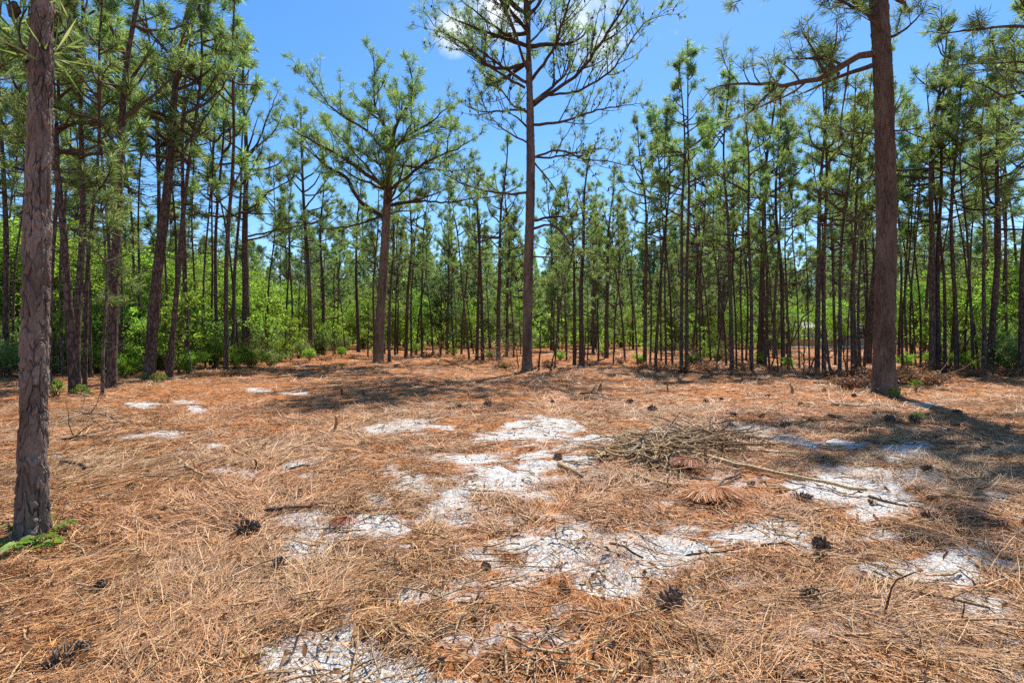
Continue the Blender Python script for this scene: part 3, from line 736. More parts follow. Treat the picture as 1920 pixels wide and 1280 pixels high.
for (s, right, desc), l in seg.items():
    l.sort(key=lambda q: q[0])
    for i, (d, root) in enumerate(l):
        tag(root, f"{WORD[desc][0]}, {ordn(i)} to the {'right' if right else 'left'} of {MARK[s][1]}", 'pine tree', WORD[desc][1])

# ------------------------------------------------------------------ far woods (one mass)
def far_woods():
    rng = np.random.default_rng(91); A = Acc(); L = Acc(); G = Acc()
    for i in range(620):
        D = rng.uniform(80, 165) if i < 400 else rng.uniform(64, 92); x = rng.uniform(-1.25, 1.25) * D
        if 1060 < 960 + F * x / D < 1180 and rng.random() < .25: continue
        if 1484 < 960 + F * x / D < 1548 and D < 80: continue
        z = float(gh(x, D)); H = rng.uniform(11, 19); cb = rng.uniform(.12, .45) * H
        A.tube(np.array([[x, D, z - .2], [x + rng.normal(0, .1), D, z + H * .5], [x + rng.normal(0, .25), D, z + H]]), np.array([.17, .12, .03]), 5)
        n = 600; h = rng.uniform(cb, H, n); rr = 2.7 * (1 - ((h - cb) / (H - cb)) ** 1.3) * np.sqrt(rng.random(n)) + .2; a = rng.uniform(0, 6.3, n)
        c = np.stack([x + rr * np.cos(a), D + rr * np.sin(a), z + h], 1)
        L_ = [(c[k], nrm([math.cos(a[k]) * .6, math.sin(a[k]) * .6, .7]), .42) for k in range(n)]
        t = tufts(rng, L_, 7, .09); L.add(t.v[0], t.f[4][0])
    for i in range(900):                                  # leafy undergrowth in the distance
        D = rng.uniform(62, 170); x = rng.uniform(-1.2, 1.2) * D
        if 1480 < 960 + F * x / D < 1700 and D < 85: continue
        z = float(gh(x, D)); H = rng.uniform(1.5, 7.5) * (1.3 if x < 0 else 1); n = 480
        u = rng.normal(0, 1, (n, 3)); u /= np.linalg.norm(u, axis=1)[:, None]; c = np.array([x, D, z + H * .5]) + u * np.array([H * .75, H * .75, H * .52]) * (rng.random(n) ** .45)[:, None]
        e1 = rng.normal(0, 1, (n, 3)); e1 /= np.linalg.norm(e1, axis=1)[:, None]; e2 = np.cross(e1, rng.normal(0, 1, (n, 3))); e2 /= np.linalg.norm(e2, axis=1)[:, None]
        s = rng.uniform(.10, .22, n)[:, None]
        V = np.stack([c - e1 * s, c - e2 * s * .5, c + e1 * s, c + e2 * s * .5], 1).reshape(-1, 3); G.add(V, np.arange(n * 4).reshape(-1, 4))
    o = bpy.data.objects.new('far_woods', None); COL.objects.link(o)
    for nm, a, m in (('trunks', A, 'bark'), ('needle_foliage', L, 'needles'), ('leaf_foliage', G, 'leaf')):
        c = link(nm, a.mesh(nm, M[m], False), o); c['kind'] = 'stuff'
    tag(o, 'far wood of pines and leafy undergrowth closing the view', 'woods', kind='stuff')
far_woods()

# ------------------------------------------------------------------ leafy shrubs and broadleaf trees
def leaves(rng, centres, radii, n, size, flat=.5):
    k = rng.integers(0, len(centres), n); c = centres[k] + rng.normal(0, 1, (n, 3)) * radii[k][:, None] * np.array([1, 1, .7])
    nv = rng.normal(0, 1, (n, 3)); nv[:, 2] = np.abs(nv[:, 2]) + flat; nv /= np.linalg.norm(nv, axis=1)[:, None]
    e1 = np.cross(nv, rng.normal(0, 1, (n, 3))); e1 /= np.linalg.norm(e1, axis=1)[:, None]; e2 = np.cross(nv, e1)
    s = (size * rng.uniform(.6, 1.3, n))[:, None]
    base = c - e1 * s; tip = c + e1 * s - nv * s * .25
    V = np.stack([base, c - e2 * s * .42 + nv * s * .12, tip, c + e2 * s * .42 + nv * s * .12], 1).reshape(-1, 3)
    A = Acc(); A.add(V, np.arange(n * 4).reshape(-1, 4)); return A

def leafy(seed, H, R, ncl, nl, size, z0=.15, tree=False):
    rng = np.random.default_rng(seed); S = Acc(); C = []; rad = []
    for i in range(ncl):
        u = rng.normal(0, 1, 3); u /= np.linalg.norm(u); q = rng.random() ** .4 * rng.uniform(.75, 1.3)
        c = np.array([u[0] * R * q, u[1] * R * q, H * (z0 + (1 - z0) * .5) + u[2] * q * H * (1 - z0) * .5]); C.append(c); rad.append(rng.uniform(.07, .20) * R)
    C = np.array(C); rad = np.array(rad)
    if tree:
        tr = path(rng, [0, 0, -.05], [0, 0, 1], H * .9, 10, .2, .10); S.tube(tr, np.linspace(.09, .015, 10) * H / 7, 7)
        for c in C[::2]:
            k = int(np.clip(c[2] / H * 9 - 2, 1, 8)); p = tr[k]; mid = (p + c) / 2 + [0, 0, -.1]
            S.tube(resample([p, mid, c], 6)[0], np.linspace(.025, .006, 6), 4)
    else:
        for c in C[::2]:
            b = np.array([c[0] * .12 + rng.normal(0, .04), c[1] * .12 + rng.normal(0, .04), -.03]); mid = np.array([c[0] * .4, c[1] * .4, c[2] * .6])
            S.tube(resample([b, mid, c], 6)[0], np.linspace(.016, .004, 6), 4)
    return S, leaves(rng, C, rad, nl, size)

def bproto(seed, matl, *a, **k):
    S, Lf = leafy(seed, *a, **k)
    return S.mesh('shrub_stems', M['wood_dark']), Lf.mesh('shrub_leaves', M[matl], False), a[0]
BP = {'bush': [bproto(500 + i, 'leaf', 1.5, .95, 48, 2600, .065) for i in range(3)], 'dull': [bproto(520 + i, 'leaf_dull', 1.7, 1.1, 64, 3000, .062) for i in range(3)],
      'tree': [bproto(540 + i, 'leaf', 7., 2.3, 120, 7000, .10, z0=.24, tree=True) for i in range(4)], 'dark': [bproto(560, 'leaf_dark', 5.6, 1.3, 70, 5200, .07, z0=.10, tree=True)],
      'sapling': [bproto(580 + i, 'leaf', 3., .8, 26, 1100, .07, z0=.3, tree=True) for i in range(2)],
      'low': [bproto(590 + i, 'leaf_fresh', .32, .28, 14, 150, .045) for i in range(2)], 'dry': [bproto(595, 'leaf_brown', .3, .45, 30, 420, .035)]}
SHRUBS = []
def shrub(kind, px, py, H, name, desc, cat, group, rng=rp, wide=1.):
    pr = BP[kind][rng.integers(len(BP[kind]))]
    g = gp(px, py); s = H / pr[2]
    root = bpy.data.objects.new(name, None); COL.objects.link(root); root.location = g; root.rotation_euler = (0, 0, rng.uniform(0, 6.28)); root.scale = (s * wide, s * wide, s)
    link('trunk' if kind in ('tree', 'dark', 'sapling') else 'stems', pr[0], root); link('crown' if kind in ('tree', 'dark', 'sapling') else 'foliage', pr[1], root)
    SHRUBS.append((root, px, desc, cat, group)); return root

for (px, py, H) in ((-60,690,6.5),(15,688,7.2),(70,684,6.4),(120,680,7.4),(178,682,6.2),(232,678,7.2),(262,690,5.0),(300,674,6.8),(345,676,5.6),(385,668,7.0),(430,668,6.4),(478,664,7.2),(520,662,5.6),(560,658,6.4),(620,657,5.6),
                    (1710,668,5.4),(1765,666,6.4),(1815,670,5.6),(1862,668,6.6),(1900,676,5.6),(1950,676,6.6),(2010,690,6.4),(1180,655,5.),(1320,656,5.2),(655,655,6.),(590,655,7),(700,654,6.5),(745,653,6),(790,655,7),(870,654,6),(920,652,7),(965,654,6),(1060,652,5),(1110,651,5),(1250,654,6.5),(1290,653,6),(1385,655,6),(1420,653,7),(1460,655,5),(1580,654,5),(1690,662,5),(1740,660,6.5),(1840,660,7),(530,656,7),(455,658,8),(400,662,8),(310,664,8),(250,668,7.5),(200,670,8),(100,672,8),(40,674,8),(-20,680,8),(1474,657,5.4),(1568,657,5.2),(1545,655,6.)):
    shrub('tree', px, py, H * rp.uniform(.9, 1.1), 'broadleaf_tree', 'bright broadleaf tree behind the pines', 'broadleaf tree', 'broadleaf trees behind the pines')
for (px, py, H, k) in ((470,690,1.1,'bush'),(505,686,.8,'dull'),(440,692,.9,'bush'),(525,678,1.5,'bush'),(400,690,1.4,'bush'),(355,700,1.1,'bush'),(300,694,1.3,'bush'),(245,702,1.2,'bush'),(232,706,.8,'bush'),
                       (180,700,1.3,'bush'),(110,700,1.4,'dull'),(60,705,1.2,'dull'),(10,706,1.3,'dull'),(560,672,1.3,'dull'),(490,672,2.6,'dull'),(450,676,2.4,'dull'),(515,668,2.6,'dull'),(350,690,2.2,'bush'),(265,694,1.9,'bush'),
                       (1870,690,1.6,'dull'),(1900,696,1.3,'dull'),(1850,684,2.2,'dull'),(1800,680,1.8,'dull'),(1925,700,1.5,'dull'),(1835,676,2.6,'bush'),(1890,680,2.4,'dull'),(640,664,1.6,'dull'),(600,664,2.,'dull'),(1230,662,1.4,'dull'),(1330,666,1.7,'bush'),(380,678,2.6,'dull'),(330,682,2.4,'bush'),(210,690,2.4,'bush'),(140,690,2.6,'bush'),(80,694,2.3,'dull'),(30,692,2.5,'bush')):
    shrub(k, px, py, H, 'leafy_bush', 'pale dusty-leaved bush' if k == 'dull' else 'bright green bush', 'bush', 'bushes along the wood edge', wide=rp.uniform(.6, 1.25))
shrub('dark', 826, 668, 6.2, 'juniper_tree', 'dark dense evergreen between the forked and centre pines', 'juniper', None, wide=1.)
for (px, py, H) in ((335,702,3.6),(312,704,2.6),(1300,672,2.6),(690,660,2.8),(1650,672,2.4),(1140,658,2.6),(225,700,3.4),(165,696,3.8),(385,688,3.2),(275,706,2.4),(545,676,3.),(625,668,3.4),(500,682,3.6),(100,704,3.2),(1240,672,2.6),(1405,674,2.6),(1790,688,3.4),(1860,694,3.2),(1735,684,2.6),(905,668,2.2),(1080,670,2.4)):
    shrub('sapling', px, py, H, 'broadleaf_sapling', 'thin bright-leaved sapling', 'sapling', 'leafy saplings among the pines')
for (px, py, H) in ((290,718,.32),(270,716,.28),(306,716,.25),(106,742,.4),(150,742,.26),(163,744,.2),(1716,733,.26),(1683,748,.24),(1672,744,.22),(1316,672,.9),(1722,790,.16),(945,692,.3),(1505,668,.3),(640,690,.25)):
    shrub('low', px, py, H, 'green_seedling', 'small bright green seedling', 'seedling', 'green seedlings on the floor', wide=.62)
for (px, py, H) in ((1700,722,.4),(1725,718,.42),(1590,726,.3),(1620,728,.28),(1748,722,.35),(1685,712,.45)):
    shrub('dry', px, py, H, 'dry_brush', 'heap of dry brown leaves', 'dry brush', 'dry brush round the thick reddish pine', wide=1.3)
for (px, py) in ((610,676),(660,672),(745,676),(800,670),(860,674),(905,682),(945,690),(1030,690),(1105,686),(1165,682),(1215,692),(1265,700),(1330,698),(1395,694),(1450,696),(1500,704),(1560,710),(1600,712),(1770,700),(1830,708),(1885,706),(560,684),(430,704),(380,708)):
    shrub('dry', px, py, rp.uniform(.22, .42), 'dry_brush', 'low dry brown brush', 'dry brush', 'dry brush along the tree line', wide=rp.uniform(.9, 1.6))
for (px, py, H) in ((640,668,.7),(705,666,.8),(780,664,.9),(850,668,.7),(918,672,.6),(1050,676,.7),(1130,668,.9),(1200,680,.6),(1300,682,.7),(1345,676,.9),(1420,682,.7),(1480,690,.5),(1700,690,.7),(1760,688,.8),(1815,696,.7),(580,676,.8)):
    shrub('bush', px, py, H, 'leafy_bush', 'small ragged green bush', 'bush', 'bushes along the wood edge', wide=rp.uniform(.7, 1.3))
by = {}
for q in SHRUBS:
    s = min(range(4), key=lambda i: abs(q[1] - MARK[i][0])); by.setdefault((q[2], s, q[1] >= MARK[s][0]), []).append(q)
for (desc, s, right), l in by.items():
    l.sort(key=lambda q: abs(q[1] - MARK[s][0]))
    for i, q in enumerate(l):
        lab = desc if q[4] is None else f"{desc}, {ordn(i)} to the {'right' if right else 'left'} of {MARK[s][1]}"
        tag(q[0], lab, q[3], q[4])

# near seedling at the foot of the left pine
def near_seedling(px, py, n, size, label, tall=.25):
    rng = np.random.default_rng(int(px)); g = gp(px, py); S = Acc(); Lf = Acc()
    for i in range(n):
        a = rng.uniform(0, 6.3); P = path(rng, [0, 0, 0], [math.cos(a), math.sin(a), .9], rng.uniform(.6, 1.1) * tall, 7, -.7, .15)
        S.tube(P, np.linspace(.004, .0015, 7), 4)
        for k in range(2, 7):
            for sgn in (-1, 1):
                t = nrm(P[k] - P[k - 1]); sd = nrm(np.cross(t, UP)) * sgn; d = nrm(t * .6 + sd + UP * .1); e = nrm(np.cross(d, UP)); l = size * rng.uniform(.7, 1.2)
                b = P[k]; Lf.add([b, b + d * l * .4 + e * l * .2 + UP * .004, b + d * l - UP * l * .25, b + d * l * .4 - e * l * .2 + UP * .004], [[0, 1, 2, 3]])
    root = bpy.data.objects.new('green_seedling', None); COL.objects.link(root); root.location = g
    link('stems', S.mesh('stems', M['wood_tan']), root); link('foliage', Lf.mesh('foliage', M['leaf_fresh'], False), root)
    tag(root, label, 'seedling', 'green seedlings on the floor')
near_seedling(75, 1012, 7, .075, 'leafy green seedling at the foot of the flaky-barked near pine', .26)
near_seedling(28, 1030, 4, .07, 'green seedling at the left frame edge by the near pine', .2)
near_seedling(100, 1022, 3, .06, 'small green sprig lying just right of the near pine', .16)
near_seedling(235, 1082, 2, .035, 'tiny lone green sprout on the needles right of the near pine', .06)
near_seedling(470, 1240, 3, .02, 'yellowish wispy sprout near the bottom edge', .09)

# ------------------------------------------------------------------ pine cones
def cone_mesh(seed, opened):
    rng = np.random.default_rng(seed); A = Acc(); L = .115; n = 64
    A.tube(np.array([[0, 0, -L * .5], [0, 0, -L * .2], [0, 0, L * .2], [0, 0, L * .45]]), np.array([.008, .011, .009, .002]), 7)
    for i in range(n):
        t = i / (n - 1); a = i * 2.39996; z = -L * .5 + t * L * .95; r = (.043 * math.sin(min(1., t * .9 + .22) * math.pi) ** .7 + .006) * opened
        rise = -.25 + 1.7 * t + rng.normal(0, .08)
        d = nrm([math.cos(a), math.sin(a), rise]); s = np.array([-math.sin(a), math.cos(a), 0]); nn = np.cross(s, d); nn = nn if nn[2] < 0 else -nn
        l = r * rng.uniform(.9, 1.1); w = .0105 * (1.15 - .6 * t); b = np.array([0, 0, z]); th = .0032
        q = [b + d * .006 - s * w * .25, b + d * .006 + s * w * .25, b + d * l * .78 + s * w, b + d * l + s * w * .55 - nn * .002, b + d * l * 1.05 - nn * .004, b + d * l - s * w * .55 - nn * .002, b + d * l * .78 - s * w]
        lo = [v + nn * th for v in q]
        A.add(q + lo, [[0, 1, 2, 6], [7, 13, 9, 8], [2, 3, 5, 6], [9, 13, 12, 10], [2, 9, 10, 3], [5, 12, 13, 6], [1, 8, 9, 2], [6, 13, 7, 0], [3, 10, 11, 4], [4, 11, 12, 5]])
        A.add([q[3], q[4], q[5], lo[3], lo[4], lo[5]], [[0, 1, 2], [5, 4, 3]])
    return A.mesh('pine_cone', M['cone'], False)
CM = [cone_mesh(1, 1.), cone_mesh(2, 1.12), cone_mesh(3, .8)]
CONES = [(470,995,40,'dark open pine cone lying on its side left of the sand'),(525,1067,36,'dark pine cone standing upright left of the white sand'),(185,1113,36,'greyed half-buried pine cone in the left needles'),(135,1235,62,'large dark pine cone at the bottom left corner'),
 (1260,1138,52,'black open pine cone just below the big white sand patch'),(1517,1120,44,'brown pine cone leaning on the needles right of the small sand strip'),(1537,1023,34,'round grey-tipped pine cone on the right of the sand'),(1537,1047,26,'small broken cone below the round grey-tipped cone'),
 (1505,938,38,'spiky dark pine cone beyond the orange needle spray'),(1060,1108,24,'small grey cone fragment under the left rim of the big sand patch'),(910,1062,20,'small reddish cone on the left end of the big sand patch'),(1710,1240,40,'ragged reddish cone near the bottom right corner'),
 (1870,988,26,None),(1740,972,26,None),(1634,942,16,None),(913,757,15,None),(1047,857,18,None),(1036,753,13,None),(1182,753,14,None),(1222,768,20,None),(1470,800,22,None),(1560,781,15,None),(1325,753,12,None),(1352,748,10,None),(1376,776,12,None),
 (1518,789,12,None),(1578,781,12,None),(1670,788,20,None),(1713,788,20,None),(1790,798,20,None),(1797,772,15,None),(1605,808,16,None),(1430,778,12,None),(1600,740,10,None),(1545,731,9,None),(412,914,18,None),(243,914,18,None),(1760,820,18,None),
 (1735,880,20,None),(1850,840,16,None),(1290,835,14,None),(1410,905,15,None),(860,760,12,None),(680,830,12,None),(1640,775,14,None),(1440,740,9,None),(1500,757,10,None),(1890,800,16,None)]
auto = []
LM = [(gp(1657, 738), 'the thick reddish pine'), (gp(988, 693), 'the tall centre pine'), (gp(60, 1003), 'the flaky-barked near pine'), (gp(1270, 850), 'the brush pile'), (gp(1820, 960), 'the shaded sand at the right')]
for i, (px, py, w, lab) in enumerate(CONES):
    g = gp(px, py + 4); s = w * g[1] / F / .115
    o = link('pine_cone', CM[i % 3]); sc = float(np.clip(s * 1.05, .55, 1.75)); o.scale = (sc,) * 3
    rr = random.Random(i); o.rotation_euler = (math.radians(rr.uniform(55, 100)) if i != 1 else .4, rr.uniform(-.3, .3), rr.uniform(0, 6.28))
    o.location = (g[0], g[1], g[2] + rr.choice([.036, .030, .024]) * sc)
    if lab: tag(o, lab, 'pine cone', 'fallen pine cones')
    else: auto.append((o, g))
cl = {}
for o, g in auto:
    k = min(range(len(LM)), key=lambda q: np.hypot(*(LM[q][0] - g)[:2])); cl.setdefault(k, []).append((np.hypot(*(LM[k][0] - g)[:2]), o))
for k, l in cl.items():
    l.sort(key=lambda q: q[0])
    for i, (d, o) in enumerate(l): tag(o, f"small dark fallen pine cone, {ordn(i)} nearest to {LM[k][1]}", 'pine cone', 'fallen pine cones')

# ------------------------------------------------------------------ fallen branches
def stick(pl, w, matl, label, cat='branch', name='dead_branch', lift=.0, twigs=2, group=None, stand=False, taper=.55):
    """pl: ground pixels of the photograph (standing sticks: base on the ground, then pixels at the base's distance)"""
    rng = np.random.default_rng(int(abs(pl[0][0]) * 13 + abs(pl[-1][1]) * 7)); b = gp(*pl[0]); A = Acc()
    if stand: P = np.array([b] + [at(x, y, b[1]) + [0, rng.normal(0, .1), 0] for x, y in pl[1:]]); P[0, 2] -= .05
    else:
        P = np.array([gp(*q) for q in pl])
    P = P - b
    L = np.linalg.norm(np.diff(P, axis=0), axis=1).sum(); n = max(5, int(L / .12)); Q, L = resample(P, min(n, 40), rng, .006 + .004 * L)
    r = w * b[1] / F * .5
    if not stand:
        z = gh(Q[:, 0] + b[0], Q[:, 1] + b[1]) - b[2]; Q[:, 2] = np.maximum(z, z.mean() + (z - z.mean()) * .6) + r * .7 + lift + .012
    R = r * (1 - (1 - taper) * np.linspace(0, 1, len(Q))) * rng.uniform(.85, 1.15, len(Q)); A.tube(np.concatenate([[Q[0] - .2 * (Q[1] - Q[0])], Q, [Q[-1] + .1 * (Q[-1] - Q[-2])]]), np.concatenate([[.001], R, [.001]]), 7)
    for i in range(twigs):
        k = rng.integers(1, len(Q) - 1); t = nrm(Q[k] - Q[k - 1]); d = nrm(t * .7 + perp(rng, t) + UP * .35)
        S = path(rng, Q[k], d, L * rng.uniform(.12, .3), 6, -.3 if not stand else .2, .4); A.tube(S, np.linspace(R[k] * .55, R[k] * .15, 6), 4)
    o = link(name, A.mesh(name, M[matl])); o.location = b
    tag(o, label, cat, group); return o

G1 = 'branches of the brush pile'
for a in (
 ([(1278,854),(1340,868),(1400,882),(1480,902),(1560,918),(1625,930)], 9, 'wood_tan', 'long pale bark-stripped branch running right out of the brush pile', .03),
 ([(1388,893),(1360,908),(1325,926)], 6, 'wood_dark', 'short forked branch below the long pale branch', .02),
 ([(1190,898),(1240,912),(1290,922),(1325,926)], 9, 'wood_tan', 'pale branch lying below the brush pile and pointing to the fork', .01),
 ([(1185,828),(1260,836),(1330,838),(1430,853)], 7, 'wood_dark', 'dark straight branch across the top of the brush pile', .10),
 ([(1285,848),(1310,838),(1370,802)], 10, 'wood_dark', 'dark thick branch rising at the back of the brush pile', .05),
 ([(1218,880),(1250,872),(1275,862)], 11, 'wood_dark', 'short thick brown branch in front of the brush pile', .05),
 ([(1188,824),(1240,822),(1300,812),(1375,797)], 6, 'wood_dark', 'thin dark branch along the back edge of the brush pile', .06),
 ([(1130,850),(1180,846),(1232,838)], 7, 'wood_tan', 'tan branch at the left end of the brush pile', .04),
 ([(1050,880),(1075,892),(1092,902)], 12, 'wood_tan', 'tan broken limb left of the brush pile', .02),
 ([(1120,872),(1135,860),(1142,845)], 8, 'wood_tan', 'crooked tan branch leaning at the left of the brush pile', .06),
 ([(1185,868),(1200,845),(1232,836)], 7, 'wood_grey', 'grey curved branch arching within the brush pile', .13),
 ([(1225,878),(1180,868),(1175,852)], 6, 'wood_tan', 'bent pale stick hooked inside the brush pile', .10),
 ([(1330,852),(1420,850),(1500,856)], 6, 'wood_tan', 'thin pale stick right of the brush pile by the grey sand', .02),
 ([(1160,846),(1240,858),(1310,860)], 6, 'wood_dark', 'dark curved branch in the middle of the brush pile', .14),
 ([(1200,840),(1250,828),(1340,824)], 6, 'wood_grey', 'grey branch lying high in the middle of the brush pile', .12),
 ([(1150,835),(1190,850),(1225,868)], 6, 'wood_dark', 'dark crossing branch at the left of the brush pile', .12)):
    stick(a[0], a[1], 'wood_pale' if a[2] == 'wood_tan' else a[2], a[3], lift=a[4] * .6, group=G1, twigs=2)
def tangle(px, py, rx, ry, n, matl, label, hmax=.12):
    rng = np.random.default_rng(int(px * 3)); b = gp(px, py); A = Acc()
    for i in range(n):
        u, v = rng.normal(0, .7, 2); q = gp(px + u * rx, py + v * ry); a = rng.normal(0, .95) + rng.choice([0, math.pi]); L = rng.uniform(.2, .8)
        q[2] = float(gh(q[0], q[1])) + .02 + rng.random() * hmax * math.exp(-(u * u + v * v) * .5)
        P = path(rng, q - b, [math.cos(a), math.sin(a), rng.normal(0, .12)], L, 7, -.2, .35)
        P[:, 2] = np.maximum(P[:, 2], gh(P[:, 0] + b[0], P[:, 1] + b[1]) - b[2] + .008); A.tube(P, np.linspace(rng.choice([.004, .006, .010, .015]), .003, 7), 5)
    o = link('twig_tangle', A.mesh('twig_tangle', M[matl])); o.location = b; tag(o, label, 'twig tangle')
tangle(1220, 852, 70, 20, 260, 'wood_pale', 'tangle of tan twigs filling the brush pile')
tangle(1330, 830, 62, 14, 170, 'wood_tan', 'tangle of thin twigs along the back of the brush pile')
rb = np.random.default_rng(77)
G2 = 'fallen branches on the floor'
for a in (
 ([(500,965),(550,962),(605,950)], 8, 'wood_dark', 'short brown stick just beyond the left sand patch'),
 ([(112,795),(150,778),(200,782),(235,800)], 5, 'wood_grey', 'grey twiggy branch right of the near pine trunk'),
 ([(118,828),(170,822),(215,800),(245,790)], 5, 'wood_dark', 'dark twiggy branch below the grey twiggy branch'),
 ([(115,875),(140,872),(160,884)], 9, 'wood_dark', 'short dark broken stick near the flaky-barked pine'),
 ([(165,925),(240,905),(310,895),(390,905)], 5, 'wood_tan', 'long thin tan stick left of the middle foreground'),
 ([(330,865),(370,895),(400,905),(450,885)], 6, 'wood_tan', 'forked pale stick on the left needles'),
 ([(545,885),(580,880),(612,868)], 4, 'wood_dark', 'thin bent dark stick behind the left sand patch'),
 ([(316,713),(360,708),(420,702),(468,698)], 4, 'wood_grey', 'long grey pole lying at the foot of the left pines'),
 ([(560,706),(620,708),(690,704)], 3.5, 'wood_grey', 'grey log lying in the shade before the forked pine'),
 ([(1216,694),(1280,699),(1350,704),(1410,706)], 5, 'wood_dark', 'dark fallen pole behind the clearing right of the centre pine'),
 ([(1480,707),(1510,710),(1546,712)], 6, 'wood_grey', 'pale fallen log left of the thick reddish pine'),
 ([(1080,690),(1150,692),(1200,690)], 3, 'wood_grey', 'thin fallen pole beside the tall centre pine'),
 ([(1290,1050),(1330,1045),(1395,1034)], 4, 'wood_dark', 'thin dark stick at the right rim of the big sand patch'),
 ([(1145,1028),(1175,1040),(1205,1056)], 6, 'wood_dark', 'dark crooked stick lying on the big sand patch'),
 ([(1600,1090),(1680,1115),(1760,1130),(1850,1150)], 8, 'wood_tan', 'long tan split branch in the right foreground'),
 ([(1560,1130),(1650,1125),(1720,1138)], 6, 'wood_tan', 'pale stick under the long tan split branch'),
 ([(1590,1100),(1640,1108),(1700,1125)], 5, 'wood_dark', 'dark stick beside the long tan split branch'),
 ([(1740,940),(1800,940),(1845,944)], 12, 'wood_tan', 'thick tan bark slab on the shaded sand'),
 ([(1765,1195),(1775,1215),(1760,1240)], 7, 'wood_grey', 'pale curved stick near the bottom right'),
 ([(1590,1172),(1600,1195),(1612,1215)], 6, 'wood_grey', 'short pale split stick at lower right'),
 ([(1672,1215),(1690,1200),(1705,1180)], 4, 'wood_grey', 'thin grey stick pointing to the leafless stem'),
 ([(780,1150),(820,1130),(870,1110)], 5, 'wood_tan', 'yellowish stick in the lower middle needles'),
 ([(745,1235),(790,1210),(840,1190),(900,1165)], 6, 'wood_tan', 'long yellowish stripped twig at the bottom middle'),
 ([(1175,1160),(1215,1170),(1245,1185)], 7, 'wood_tan', 'tan bark strip left of the black open cone'),
 ([(1110,1235),(1130,1200),(1150,1170)], 4, 'wood_grey', 'slanting thin twig at the bottom middle'),
 ([(1430,1030),(1475,1020),(1495,1040)], 5, 'wood_dark', 'hooked dark twig beside the round grey-tipped cone'),
 ([(1800,905),(1850,900),(1915,895)], 5, 'wood_tan', 'thin branch in the shade at the right edge'),
 ([(1630,938),(1680,955),(1730,960)], 6, 'wood_dark', 'dark branch across the shaded sand'),
 ([(1560,760),(1600,765),(1650,762)], 4, 'wood_grey', 'thin stick before the thick reddish pine'),
 ([(1060,745),(1100,738),(1150,745)], 4, 'wood_grey', 'thin curved stick in the centre shade'),
 ([(165,1000),(200,985),(225,975)], 5, 'wood_tan', 'small pale stick right of the leafy green seedling'),
 ([(90,1028),(130,1010),(160,1052)], 5, 'wood_tan', 'bent pale stem beside the leafy green seedling')):
    stick(a[0], a[1], a[2], a[3], group=G2, twigs=3, lift=.012)
for k, (px, py, l, w) in enumerate(((600,690,60,3),(850,684,70,2.5),(1130,684,80,3),(1260,706,90,3.5),(1350,700,70,3),(1430,712,80,4),(1560,720,70,3.5),(1770,712,80,3.5),(1850,716,60,3),(520,694,70,3),(760,682,60,2.5),(920,690,50,2.5))):
    a = rb.normal(0, 5); stick([(px - l / 2, py - a), (px, py + rb.normal(0, 1)), (px + l / 2, py + a)], w, ('wood_grey', 'wood_tan')[k % 2], f"{'grey' if k % 2 == 0 else 'tan'} fallen pole at the tree line, {'first second third fourth fifth sixth seventh eighth ninth tenth eleventh twelfth'.split()[sorted((600,850,1130,1260,1350,1430,1560,1770,1850,520,760,920)).index(px)]} from the left of twelve", group=G2, twigs=3, lift=.02)
